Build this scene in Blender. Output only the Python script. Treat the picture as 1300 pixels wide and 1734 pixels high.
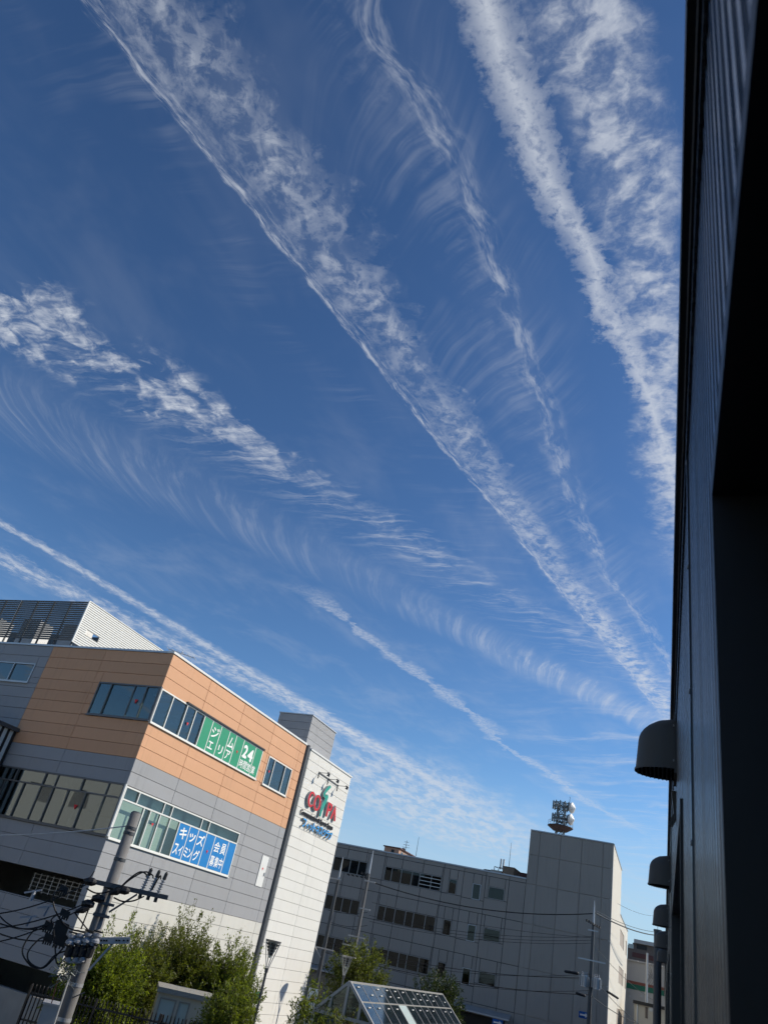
import bpy, bmesh, math, random
from mathutils import Vector, Matrix
random.seed(7)
scene = bpy.context.scene
for o in list(bpy.data.objects):
    bpy.data.objects.remove(o, do_unlink=True)
C = scene.collection
R = math.radians

# ------------------------------------------------------------------ camera
cam_d = bpy.data.cameras.new('camera')
cam = bpy.data.objects.new('camera', cam_d)
C.objects.link(cam)
ax = Vector((0.913, 0.032, 0.408)), Vector((0.358, -0.543, -0.759)), Vector((0.197, 0.839, -0.507))
up = ax[2].normalized()
yy = (ax[1] - up * ax[1].dot(up)).normalized()
xx = yy.cross(up)
cam.matrix_world = Matrix.Translation((0, 0, 0)) @ Matrix((xx, yy, up)).to_4x4()
cam_d.sensor_fit = 'VERTICAL'
cam_d.sensor_height = 36.0
cam_d.lens = 36.0 * 1250.0 / 1734.0
cam_d.clip_start = 0.02
cam_d.clip_end = 6000
cam_d.dof.use_dof = True
cam_d.dof.focus_distance = 45.0
cam_d.dof.aperture_fstop = 6.6
scene.camera = cam

# ------------------------------------------------------------------ light
SUN_AZ, SUN_EL = 38.0, 34.5       # azimuth counted from +X towards +Y
sd = bpy.data.lights.new('sun', 'SUN')
sd.energy = 5.0
sd.angle = R(0.53)
sd.color = (1.0, 0.92, 0.79)
sun = bpy.data.objects.new('sun', sd)
C.objects.link(sun)
sv = Vector((math.cos(R(SUN_AZ)) * math.cos(R(SUN_EL)), math.sin(R(SUN_AZ)) * math.cos(R(SUN_EL)), math.sin(R(SUN_EL))))
sun.rotation_euler = sv.to_track_quat('Z', 'Y').to_euler()
sun.location = sv * 60

scene.view_settings.view_transform = 'Standard'
scene.view_settings.look = 'None'
scene.view_settings.exposure = 0.0
scene.view_settings.gamma = 1.0
scene.view_settings.use_curve_mapping = False
scene.render.engine = 'CYCLES'
scene.cycles.max_bounces = 5
scene.cycles.use_adaptive_sampling = True
scene.cycles.adaptive_threshold = 0.02
scene.cycles.adaptive_min_samples = 10
scene.cycles.transparent_max_bounces = 24
scene.cycles.caustics_reflective = False
scene.cycles.caustics_refractive = False


class S:
    """a shader socket with arithmetic: every operation adds a Math node"""
    nt = None

    def __init__(self, sock):
        self.s = sock

    @staticmethod
    def put(inp, v):
        if isinstance(v, S):
            S.nt.links.new(v.s, inp)
        else:
            inp.default_value = v

    @staticmethod
    def m(op, *a, clamp=False):
        n = S.nt.nodes.new('ShaderNodeMath')
        n.operation = op
        n.use_clamp = clamp
        for i, v in enumerate(a):
            S.put(n.inputs[i], v)
        return S(n.outputs[0])

    def __add__(s, o): return S.m('ADD', s, o)
    __radd__ = __add__
    def __sub__(s, o): return S.m('SUBTRACT', s, o)
    def __rsub__(s, o): return S.m('SUBTRACT', o, s)
    def __mul__(s, o): return S.m('MULTIPLY', s, o)
    __rmul__ = __mul__
    def __truediv__(s, o): return S.m('DIVIDE', s, o)
    def __rtruediv__(s, o): return S.m('DIVIDE', o, s)
    def __pow__(s, o): return S.m('POWER', s, o)


def sabs(a): return S.m('ABSOLUTE', a)
def smax(a, b): return S.m('MAXIMUM', a, b)
def smin(a, b): return S.m('MINIMUM', a, b)
def clamp01(a): return S.m('ADD', a, 0.0, clamp=True)
def inv(a): return S.m('SUBTRACT', 1.0, a)


def smooth(x, a, b, lo=0.0, hi=1.0):
    n = S.nt.nodes.new('ShaderNodeMapRange')
    n.interpolation_type = 'SMOOTHSTEP'
    n.clamp = True
    S.put(n.inputs[0], x)
    for i, v in ((1, a), (2, b), (3, lo), (4, hi)):
        S.put(n.inputs[i], v)
    return S(n.outputs[0])


def vec(x, y, z=0.0):
    n = S.nt.nodes.new('ShaderNodeCombineXYZ')
    for i, v in enumerate((x, y, z)):
        S.put(n.inputs[i], v)
    return S(n.outputs[0])


def split(v):
    n = S.nt.nodes.new('ShaderNodeSeparateXYZ')
    S.put(n.inputs[0], v)
    return S(n.outputs[0]), S(n.outputs[1]), S(n.outputs[2])


def noise(v, scale=1.0, detail=4.0, rough=0.55, dist=0.0, lac=2.0, dim='3D'):
    n = S.nt.nodes.new('ShaderNodeTexNoise')
    n.noise_dimensions = dim
    S.put(n.inputs['Vector'], v)
    S.put(n.inputs['Scale'], scale)
    S.put(n.inputs['Detail'], detail)
    S.put(n.inputs['Roughness'], rough)
    S.put(n.inputs['Lacunarity'], lac)
    S.put(n.inputs['Distortion'], dist)
    return S(n.outputs[0])


def curve(x, pts):
    n = S.nt.nodes.new('ShaderNodeFloatCurve')
    c = n.mapping.curves[0]
    while len(c.points) < len(pts):
        c.points.new(0.5, 0.5)
    for p, (a, b) in zip(c.points, pts):
        p.location = (a, b)
        p.handle_type = 'AUTO'
    n.mapping.use_clip = False
    n.mapping.update()
    S.put(n.inputs['Value'], x)
    return S(n.outputs[0])


# ------------------------------------------------------------------ world: clear blue sky with old contrails and cirrus
# every cloud is laid out on one flat layer high above the town: (px, py) are that layer's map coordinates
world = bpy.data.worlds.new('World')
scene.world = world
world.use_nodes = True
world.cycles.sampling_method = 'MANUAL'
world.cycles.sample_map_resolution = 256
nt = world.node_tree
nt.nodes.clear()
S.nt = nt
sky = nt.nodes.new('ShaderNodeTexSky')
sky.sky_type = 'NISHITA'
sky.sun_disc = False
sky.sun_elevation = R(SUN_EL)
sky.sun_rotation = R(90 - SUN_AZ)
sky.altitude = 200
sky.air_density = 1.0
sky.dust_density = 0.15
sky.ozone_density = 2.0
tc = nt.nodes.new('ShaderNodeTexCoord')
dx, dy, dz = split(S(tc.outputs['Generated']))
dzc = smax(dz, 0.03)
px, py = dx / dzc, dy / dzc
def n2(x, y, seed=0.0, scale=1.0, detail=3.0, rough=0.58, dist=0.0):
    return noise(vec(x + seed * 7.31, y + seed * 3.77, 0.0), scale, detail, rough, dist, dim='2D')


# shared gentle warps so that nothing is ruler-straight
w1 = n2(px, py, 0.0, 2.3, 1.0) - 0.5
w2 = n2(px, py, 1.0, 8.0, 2.0) - 0.5
w2b = n2(px, py, 1.5, 8.0, 2.0) - 0.5
w3 = n2(px, py, 2.0, 30.0, 2.0) - 0.5
fluff = n2(px + w2 * 0.05 + w3 * 0.018, py + w2b * 0.06, 3.0, 24.0, 6.0, 0.64)     # cauliflower puffs
fine = n2(px + w3 * 0.014, py + w2 * 0.02, 4.0, 62.0, 4.0, 0.64)                   # small curds
patch = n2(px, py * 0.7, 5.0, 6.0, 2.0, 0.5)                                       # thick and thin stretches


def line(a, b, k1=0.02, k2=0.006):
    """signed distance across a trail whose axis is px = a + b * py"""
    return (px - (py * b + a) - w1 * k1 - w2 * k2) * (1.0 / math.sqrt(1 + b * b))


def fibres(v, shear, bend, along, across, seed, thin=0.5, soft=0.16, warp=0.03):
    """hair-like filaments that cross a trail at a slant and curl with distance v from its spine"""
    c = py + px * 0.25 + v * shear + v * v * bend + w2 * warp + w1 * warp
    return smooth(n2(c * along, v * across + w2 * 0.2, seed, 1.0, 3.0, 0.66), thin - soft, thin + soft)


parts = []
# A: broad old contrail: thin bright lower edge, clear middle, ragged puffs along the upper side
v = line(-0.800, 0.200, 0.018, 0.022)
t_ = v / smooth(py, 0.2, 1.9, 0.165, 0.082)
rag = (fluff - 0.5) * 1.5 + w2 * 1.1
a_prof = smooth(t_, -0.05, 0.10) * smooth(t_, 0.05, 0.65, 0.40, 1.0) * inv(smooth(t_ + rag, 0.62, 1.10))
strand = n2((py + v * 0.9) * 22.0 + w2 * 1.8, (v - py * 0.35) * 20.0 + w2b * 2.2, 6.0, 1.0, 5.0, 0.64)
a_body = a_prof * (smooth(fluff, 0.40, 0.70) * 0.44 + smooth(strand, 0.44, 0.74) * 0.28 + 0.05) * smooth(patch, 0.28, 0.66, 0.55, 1.0)
ev = v + w3 * 0.018 + w2 * 0.008
a_edge = inv(smooth(sabs(ev), 0.0005, 0.011)) * smooth(n2(py, v * 6.0, 7.0, 15.0, 4.0, 0.66), 0.38, 0.70) * 0.56
a_edge2 = inv(smooth(sabs(ev - 0.014), 0.001, 0.024)) * smooth(n2(py + v, v * 6.0, 8.0, 20.0, 4.0, 0.66), 0.46, 0.72) * 0.20
a_far = inv(smooth(sabs(v - 0.040 + w3 * 0.03), 0.008, 0.080)) * smooth(py, 1.1, 2.6) * smooth(strand * 0.5 + fluff * 0.5, 0.36, 0.66) * 0.62
a_feather = smooth(v, -0.22, -0.004) * inv(smooth(v, -0.012, 0.01)) * fibres(v, -0.40, 0.0, 30.0, 2.5, 9.0, 0.60, 0.20, 0.02) * smooth(patch, 0.42, 0.66) * 0.13
parts += [a_body, a_edge, a_edge2, a_far, a_feather]
# B: dense lumpy contrail
v = line(-0.300, 0.158, 0.05, 0.035)
bw = smooth(py, 0.3, 1.3, 1.0, 0.60)
b_core = inv(smooth(sabs(v) + (fluff - 0.5) * 0.062 + (fine - 0.5) * 0.040, bw * 0.003, bw * 0.042))
b = b_core * (smooth(fine, 0.32, 0.70) * 0.30 + smooth(fluff, 0.32, 0.64) * 0.40 + 0.24)
parts += [b]
# C: broken puffs beside it
v = px - curve(py * 0.5, [(0.0, -0.16), (0.23, -0.122), (0.33, -0.092), (0.43, -0.080), (0.62, -0.085), (0.8, -0.065), (1.0, -0.03)]) - w2 * 0.05
cm = inv(smooth(sabs(v) + (patch - 0.5) * 0.05 + (fluff - 0.5) * 0.08, 0.012, 0.078))
cn = n2(px * 0.8 + py * 0.2 + w3 * 0.02, py + w2 * 0.05, 10.0, 21.0, 5.0, 0.60)
c_p = cm * (smooth(cn, 0.36, 0.68) * 0.56 + smooth(fine, 0.40, 0.75) * 0.14 + 0.07)
parts += [c_p * smooth(py, 1.28, 1.9, 1.0, 0.5)]
# D: soft broken spine with long combed hooks on both sides
v = px - curve(py * 0.33, [(0.0, -0.28), (0.10, -0.345), (0.125, -0.375), (0.145, -0.36), (0.168, -0.345), (0.21, -0.325), (0.33, -0.31), (0.5, -0.30), (0.62, -0.262), (0.72, -0.195), (0.9, -0.125), (1.0, -0.08)]) - w2 * 0.04
brk = smooth(n2((py + v * 1.1) * 10.0 + w2 * 0.8, (v - py * 0.1) * 34.0, 11.0, 1.0, 4.0, 0.66), 0.44, 0.74)
sp = inv(smooth(sabs(v), 0.0, 0.036)) * brk * 0.38
sp2 = inv(smooth(sabs(v + 0.004), 0.0, 0.016)) * smooth(n2(py, v * 5.0, 12.0, 10.0, 3.0, 0.66), 0.46, 0.72) * 0.26
hook_l = smooth(v, -0.30, 0.0) * inv(smooth(v, -0.015, 0.012)) * fibres(v, 0.0, -2.9, 24.0, 2.0, 13.0, 0.62, 0.24, 0.05) * smooth(patch, 0.32, 0.66) * 0.20
hook_n = smooth(v, -0.12, 0.0) * inv(smooth(v, -0.012, 0.012)) * fibres(v, 0.1, -2.9, 40.0, 4.0, 25.0, 0.58, 0.22, 0.05) * smooth(fluff, 0.35, 0.65) * 0.15
hook_r = smooth(v, -0.006, 0.01) * inv(smooth(v, 0.02, 0.11)) * fibres(v, 0.88, 0.0, 24.0, 3.0, 14.0, 0.58, 0.22, 0.05) * smooth(patch, 0.34, 0.64) * 0.12
parts += [sp, sp2, hook_l, hook_n, hook_r]
# E: row of curled tufts, each fading into a combed tail on its lower left
v = line(-1.752, 0.605, 0.04, 0.02)
tb = n2(px + w2 * 0.10 + w3 * 0.02, py + w2b * 0.10, 31.0, 8.0, 5.0, 0.60)
tw = smooth(py, 0.5, 1.5, 0.245, 0.095)
near_axis = inv(smooth(sabs(v + 0.01), tw * 0.10, tw))
cc = py - px * 0.14 + w2 * 0.03
comb = n2(cc * 34.0 + w2 * 0.8, (px + py * 0.3) * 6.0 + w2b * 0.8, 17.0, 1.0, 4.0, 0.66)
tuft = smooth(tb + near_axis * 0.20, 0.57, 0.76) * smooth(near_axis, 0.0, 0.55) * (smooth(comb, 0.34, 0.72) * 0.48 + smooth(fluff, 0.36, 0.68) * 0.46 + 0.08) * smooth(py, 0.98, 1.45, 1.0, 0.20)
streaks = inv(smooth(sabs(v + 0.02), 0.0, 0.14)) * smooth(comb, 0.50, 0.76) * smooth(py, 1.0, 1.25) * smooth(py, 1.6, 2.4, 1.0, 0.30) * smooth(n2(py + px * 0.6, 0.0, 16.0, 9.0, 1.0), 0.38, 0.60) * 0.34
tail = smooth(v, -0.26, -0.03) * inv(smooth(v, -0.06, 0.04)) * smooth(comb, 0.42, 0.76) * 0.24
parts += [tuft, streaks, tail]
# F: vertebra-like comb of fine upright filaments
v = line(-2.27, 0.655, 0.06, 0.03)
fw = smooth(py, 1.0, 2.6, 0.24, 0.14)
fm = inv(smooth(sabs(v) + (patch - 0.5) * 0.08, fw * 0.15, fw))
fb = n2((px + py * 0.36 - v * v * 1.5 + w2 * 0.02) * 30.0, v * 2.4 + w1 * 2.0, 19.0, 1.0, 4.0, 0.66)
f = fm * (smooth(fb, 0.40, 0.82) * 0.30 + 0.09) * smooth(patch, 0.32, 0.62, 0.65, 1.0) * (smooth(py, 2.0, 2.8) * 1.35 + 0.55)
parts += [f]
# G, H: two younger trails low on the left
gm = n2(px + w3 * 0.03, py * 0.6, 20.0, 24.0, 5.0, 0.64)
v = line(-2.50, 0.178, 0.04, 0.03)
g = inv(smooth(sabs(v) + (fluff - 0.5) * 0.05 + w3 * 0.03, 0.004, smooth(py, 1.4, 3.2, 0.042, 0.095))) * (smooth(gm, 0.32, 0.68) * 0.46 + 0.22) * smooth(py, 4.2, 6.5, 1.0, 0.3)
v = line(-3.065, 0.325, 0.06, 0.05)
h = inv(smooth(sabs(v - 0.01) + (fluff - 0.5) * 0.16 + w3 * 0.05, 0.004, 0.140)) * (smooth(gm, 0.34, 0.68) * 0.50 + 0.14) * smooth(py, 3.4, 4.8, 1.0, 0.25)
parts += [g, h]
# I: thin wandering trail
v = px - curve(py * 0.18, [(0.0, -1.9), (0.36, -1.27), (0.44, -1.19), (0.50, -1.11), (0.57, -1.02), (0.65, -0.985), (0.73, -0.84), (0.81, -0.76), (0.92, -0.54), (1.0, -0.4)]) - w2 * 0.08
i_ = inv(smooth(sabs(v) + (fluff - 0.5) * 0.07, 0.004, smooth(patch, 0.3, 0.7, 0.02, 0.10))) * (smooth(fine, 0.28, 0.70) * 0.30 + 0.16) * smooth(py, 1.85, 2.15) * smooth(py, 4.6, 5.7, 1.0, 0.12)
parts += [i_]
# J: mottled altocumulus low over the roofs, K: combed wisps and haze veils
jx, jy = (px + 2.0) / 0.85, (py - 5.6) / 2.1
j = inv(smooth(jx * jx + jy * jy + (patch - 0.5) * 0.9, 0.05, 1.2)) * (smooth(n2(px * 1.3 + py * 0.25, py * 0.55 + w2 * 0.1, 21.0, 8.0, 4.0, 0.64), 0.36, 0.66) * 0.58 + 0.16)
kn = n2(px * 0.9 + py * 0.22 + w1 * 0.1, py * 2.4 + px * 0.7 + w1 * 0.4, 22.0, 2.4, 5.0, 0.64)
kk = smooth(kn, 0.45, 0.80) * smooth(py, 2.4, 3.4) * smooth(px, -1.1, -0.3) * 0.50
thin = smooth(n2(px * 1.2, py * 0.8 + w1 * 0.3, 23.0, 3.0, 4.0, 0.62), 0.42, 0.85) * smooth(py, 0.5, 2.6, 0.05, 0.14)
low = smooth(py, 3.5, 9.0) * 0.22                                                   # pale air low over the town
parts += [j, kk, thin, low]
clear = None
for d in parts:
    t = inv(clamp01(d))
    clear = t if clear is None else clear * t
cover = inv(clear) * smooth(dz, 0.02, 0.10)
mix = nt.nodes.new('ShaderNodeMix')
mix.data_type = 'RGBA'
mix.blend_type = 'MIX'
S.put(mix.inputs['Factor'], cover * 0.92)
gam = nt.nodes.new('ShaderNodeGamma')
gam.inputs['Gamma'].default_value = 1.3                 # the clear, contrasty air of the day
nt.links.new(sky.outputs[0], gam.inputs['Color'])
tint = nt.nodes.new('ShaderNodeVectorMath')
tint.operation = 'MULTIPLY'
nt.links.new(gam.outputs[0], tint.inputs[0])
tint.inputs[1].default_value = (0.71, 0.87, 0.96)
nt.links.new(tint.outputs[0], mix.inputs['A'])
mix.inputs['B'].default_value = (8.2, 8.7, 9.5, 1)       # sunlit ice cloud, in the sky texture's own units
bg = nt.nodes.new('ShaderNodeBackground')
bg.inputs['Strength'].default_value = 0.080
air = nt.nodes.new('ShaderNodeMix')                     # pale air close to the horizon
air.data_type = 'RGBA'
S.put(air.inputs['Factor'], smooth(dz, 0.24, 0.0, 0.0, 0.80))
nt.links.new(mix.outputs['Result'], air.inputs['A'])
air.inputs['B'].default_value = (5.2, 7.2, 9.4, 1)
nt.links.new(air.outputs['Result'], bg.inputs['Color'])
out = nt.nodes.new('ShaderNodeOutputWorld')
nt.links.new(bg.outputs[0], out.inputs['Surface'])


# ------------------------------------------------------------------ helpers
import numpy as np
G = -5.2                                  # street level; the camera's own height is zero


def ray(px_, py_):
    """direction, in the world, of a line of sight of the surveyed photograph (1300 x 1734)"""
    c = Vector((px_ - 650.0, 867.0 - py_, -1250.0))
    return Vector((xx.dot(c), yy.dot(c), up.dot(c)))


def at_x(p, X): r = ray(*p); return r * (X / r.x)
def at_y(p, Y): r = ray(*p); return r * (Y / r.y)
def at_z(p, Z): r = ray(*p); return r * (Z / r.z)
def at_d(p, D): return ray(*p) * (D / 1250.0)


def at_plane(p, P0, n):
    r = ray(*p)
    return r * (Vector(P0).dot(n) / r.dot(n))


class MB:
    def __init__(s):
        s.v, s.f = [], []

    def add(s, vs, fs):
        k = len(s.v)
        s.v += [tuple(v) for v in vs]
        s.f += [tuple(i + k for i in f) for f in fs]
        return s

    def box(s, x0, x1, y0, y1, z0, z1):
        return s.add([(x0, y0, z0), (x1, y0, z0), (x1, y1, z0), (x0, y1, z0), (x0, y0, z1), (x1, y0, z1), (x1, y1, z1), (x0, y1, z1)],
                     [(3, 2, 1, 0), (4, 5, 6, 7), (0, 1, 5, 4), (1, 2, 6, 5), (2, 3, 7, 6), (3, 0, 4, 7)])

    def obox(s, c, ux, uy, uz):
        """box from centre and three half-axis vectors"""
        c, ux, uy, uz = Vector(c), Vector(ux), Vector(uy), Vector(uz)
        vs = [c + ux * a + uy * b + uz * d for d in (-1, 1) for a, b in ((-1, -1), (1, -1), (1, 1), (-1, 1))]
        return s.add(vs, [(3, 2, 1, 0), (4, 5, 6, 7), (0, 1, 5, 4), (1, 2, 6, 5), (2, 3, 7, 6), (3, 0, 4, 7)])

    def bar(s, a, b, w, h=None, side=None):
        """square bar between two points"""
        a, b = Vector(a), Vector(b)
        h = h or w
        d = (b - a)
        L = d.length
        d = d / L
        sd_ = Vector(side) if side else (Vector((0, 0, 1)).cross(d) if abs(d.z) < 0.95 else Vector((1, 0, 0)))
        sd_ = (sd_ - d * sd_.dot(d)).normalized()
        t = d.cross(sd_)
        return s.obox((a + b) / 2, d * (L / 2), sd_ * (w / 2), t * (h / 2))

    def tube(s, pts, r, n=8, caps=True):
        pts = [Vector(p) for p in pts]
        rs = r if isinstance(r, (list, tuple)) else [r] * len(pts)
        k = len(s.v)
        d0 = (pts[1] - pts[0]).normalized()
        a = d0.orthogonal().normalized()
        for i, p in enumerate(pts):
            d = (pts[min(i + 1, len(pts) - 1)] - pts[max(i - 1, 0)]).normalized()
            a = (a - d * a.dot(d)).normalized()
            b = d.cross(a)
            for j in range(n):
                t = 2 * math.pi * j / n
                s.v.append(tuple(p + (a * math.cos(t) + b * math.sin(t)) * rs[i]))
        for i in range(len(pts) - 1):
            for j in range(n):
                q = (j + 1) % n
                s.f.append((k + i * n + j, k + i * n + q, k + (i + 1) * n + q, k + (i + 1) * n + j))
        if caps:
            s.f.append(tuple(k + j for j in reversed(range(n))))
            s.f.append(tuple(k + (len(pts) - 1) * n + j for j in range(n)))
        return s

    def cyl(s, a, b, r0, r1=None, n=12):
        return s.tube([a, b], [r0, r0 if r1 is None else r1], n)

    def lathe(s, c, prof, n=16):
        """profile of (radius, z) turned round a vertical axis"""
        k = len(s.v)
        for r, z in prof:
            for j in range(n):
                t = 2 * math.pi * j / n
                s.v.append((c[0] + r * math.cos(t), c[1] + r * math.sin(t), c[2] + z))
        for i in range(len(prof) - 1):
            for j in range(n):
                q = (j + 1) % n
                s.f.append((k + i * n + j, k + i * n + q, k + (i + 1) * n + q, k + (i + 1) * n + j))
        return s

    def poly(s, pts):
        return s.add(pts, [tuple(range(len(pts)))])

    def slab(s, pts, off):
        """polygon pushed along a vector into a solid"""
        pts = [Vector(p) for p in pts]
        n = len(pts)
        off = Vector(off)
        fs = [tuple(reversed(range(n))), tuple(range(n, 2 * n))]
        fs += [(i, (i + 1) % n, n + (i + 1) % n, n + i) for i in range(n)]
        return s.add(pts + [p + off for p in pts], fs)

    def mesh(s, name, smooth_=False):
        me = bpy.data.meshes.new(name)
        me.from_pydata(s.v, [], s.f)
        bm = bmesh.new()
        bm.from_mesh(me)
        bmesh.ops.recalc_face_normals(bm, faces=bm.faces)
        bm.to_mesh(me)
        bm.free()
        if smooth_:
            me.polygons.foreach_set('use_smooth', [True] * len(me.polygons))
        return me


def tag(o, label=None, cat=None, group=None, kind=None):
    if label: o['label'] = label
    if cat: o['category'] = cat
    if group: o['group'] = group
    if kind: o['kind'] = kind
    return o


def link(o, parent=None, world=True):
    C.objects.link(o)
    if parent is not None:
        o.parent = parent
        if world:
            o.matrix_parent_inverse = wm(parent).inverted()
    return o


WM = {}


def wm(o):
    return WM.get(o.name, Matrix.Identity(4))


def thing(name, loc=(0, 0, 0), rz=0.0, label=None, cat=None, group=None):
    o = bpy.data.objects.new(name, None)
    o.empty_display_size = 0.3
    C.objects.link(o)
    o.location = loc
    o.rotation_euler = (0, 0, rz)
    WM[o.name] = Matrix.Translation(loc) @ Matrix.Rotation(rz, 4, 'Z')
    return tag(o, label, cat, group)


def obj(name, mb, mat, parent=None, world=True, smooth_=False, label=None, cat=None, group=None, kind=None):
    me = mb if isinstance(mb, bpy.types.Mesh) else mb.mesh(name, smooth_)
    if mat is not None and not me.materials:
        me.materials.append(mat)
    o = bpy.data.objects.new(name, me)
    link(o, parent, world)
    return tag(o, label, cat, group, kind)


def copy_tree(src, loc, rz=None):
    r = src.copy()
    C.objects.link(r)
    r.location = loc
    if rz is not None:
        r.rotation_euler = (0, 0, rz)
    for ch in list(src.children):
        c = ch.copy()
        C.objects.link(c)
        c.parent = r
        for g_ in list(ch.children):
            d = g_.copy()
            C.objects.link(d)
            d.parent = c
    return r


# ------------------------------------------------------------------ materials
def material(name, col, rough=0.7, metal=0.0, vary=0.10, scale=3.0, streak=0.0, bump=0.0, bscale=60.0, spec=0.4, island=0.0, objrand=0.0):
    m = bpy.data.materials.new(name)
    m.use_nodes = True
    t = m.node_tree
    S.nt = t
    b = t.nodes['Principled BSDF']
    b.inputs['Roughness'].default_value = rough
    b.inputs['Metallic'].default_value = metal
    b.inputs['Specular IOR Level'].default_value = spec
    geo = t.nodes.new('ShaderNodeNewGeometry')
    pos = S(geo.outputs['Position'])
    f = noise(pos, scale, 4.0, 0.6) * (2 * vary) + (1.0 - vary)
    if streak:
        x, y, z = split(pos)
        st = smooth(noise(vec(x * 5.0, y * 5.0, z * 0.35), 1.0, 4.0, 0.65), 0.48, 0.82)
        blot = smooth(noise(vec(x, y, z * 0.6 + 5.0), 0.7, 3.0), 0.35, 0.75)
        f = f * inv(st * blot * streak)
    if island:
        f = f * (S(geo.outputs['Random Per Island']) * (2 * island) + (1.0 - island))
    if objrand:
        oi = t.nodes.new('ShaderNodeObjectInfo')
        f = f * (S(oi.outputs['Random']) * (2 * objrand) + (1.0 - objrand))
    mx = t.nodes.new('ShaderNodeVectorMath')
    mx.operation = 'SCALE'
    mx.inputs[0].default_value = col[:3]
    S.put(mx.inputs['Scale'], f)
    t.links.new(mx.outputs[0], b.inputs['Base Color'])
    if bump:
        bp = t.nodes.new('ShaderNodeBump')
        bp.inputs['Strength'].default_value = bump
        bp.inputs['Distance'].default_value = 0.02
        S.put(bp.inputs['Height'], noise(pos, bscale, 3.0, 0.6))
        t.links.new(bp.outputs[0], b.inputs['Normal'])
    return m


def glass_material(name, tint=(0.75, 0.82, 0.82), base=0.06, rough=0.01, wob=0.0):
    m = bpy.data.materials.new(name)
    m.use_nodes = True
    t = m.node_tree
    S.nt = t
    t.nodes.clear()
    o = t.nodes.new('ShaderNodeOutputMaterial')
    tr = t.nodes.new('ShaderNodeBsdfTransparent')
    tr.inputs[0].default_value = (*tint, 1)
    gl = t.nodes.new('ShaderNodeBsdfAnisotropic')
    gl.inputs['Roughness'].default_value = rough
    gl.inputs['Color'].default_value = (0.9, 0.95, 0.95, 1)
    geo0 = t.nodes.new('ShaderNodeNewGeometry')
    dt = t.nodes.new('ShaderNodeVectorMath')
    dt.operation = 'DOT_PRODUCT'
    t.links.new(geo0.outputs['Incoming'], dt.inputs[0])
    t.links.new(geo0.outputs['Normal'], dt.inputs[1])
    fac = S.m('ADD', (inv(sabs(S(dt.outputs['Value']))) ** 5.0) * 0.95, 0.035 + base, clamp=True)
    if wob:
        bp = t.nodes.new('ShaderNodeBump')
        bp.inputs['Strength'].default_value = wob
        bp.inputs['Distance'].default_value = 0.05
        geo = t.nodes.new('ShaderNodeNewGeometry')
        S.put(bp.inputs['Height'], noise(S(geo.outputs['Position']), 0.8, 1.0))
        t.links.new(bp.outputs[0], gl.inputs['Normal'])
    mx = t.nodes.new('ShaderNodeMixShader')
    S.put(mx.inputs[0], fac)
    t.links.new(tr.outputs[0], mx.inputs[1])
    t.links.new(gl.outputs[0], mx.inputs[2])
    t.links.new(mx.outputs[0], o.inputs[0])
    return m


def leaf_material(name, col, trans=0.45):
    m = bpy.data.materials.new(name)
    m.use_nodes = True
    t = m.node_tree
    S.nt = t
    t.nodes.clear()
    o = t.nodes.new('ShaderNodeOutputMaterial')
    geo = t.nodes.new('ShaderNodeNewGeometry')
    f = (S(geo.outputs['Random Per Island']) * 0.9 + 0.55) * (noise(S(geo.outputs['Position']), 1.3, 2.0) * 0.9 + 0.55)
    mx = t.nodes.new('ShaderNodeVectorMath')
    mx.operation = 'SCALE'
    mx.inputs[0].default_value = col
    S.put(mx.inputs['Scale'], f)
    b = t.nodes.new('ShaderNodeBsdfPrincipled')
    b.inputs['Roughness'].default_value = 0.5
    b.inputs['Specular IOR Level'].default_value = 0.35
    t.links.new(mx.outputs[0], b.inputs['Base Color'])
    tl = t.nodes.new('ShaderNodeBsdfTranslucent')
    m2 = t.nodes.new('ShaderNodeVectorMath')
    m2.operation = 'MULTIPLY'
    t.links.new(mx.outputs[0], m2.inputs[0])
    m2.inputs[1].default_value = (1.5, 1.5, 0.55)
    t.links.new(m2.outputs[0], tl.inputs['Color'])
    ms = t.nodes.new('ShaderNodeMixShader')
    ms.inputs[0].default_value = trans
    t.links.new(b.outputs[0], ms.inputs[1])
    t.links.new(tl.outputs[0], ms.inputs[2])
    t.links.new(ms.outputs[0], o.inputs[0])
    return m


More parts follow.
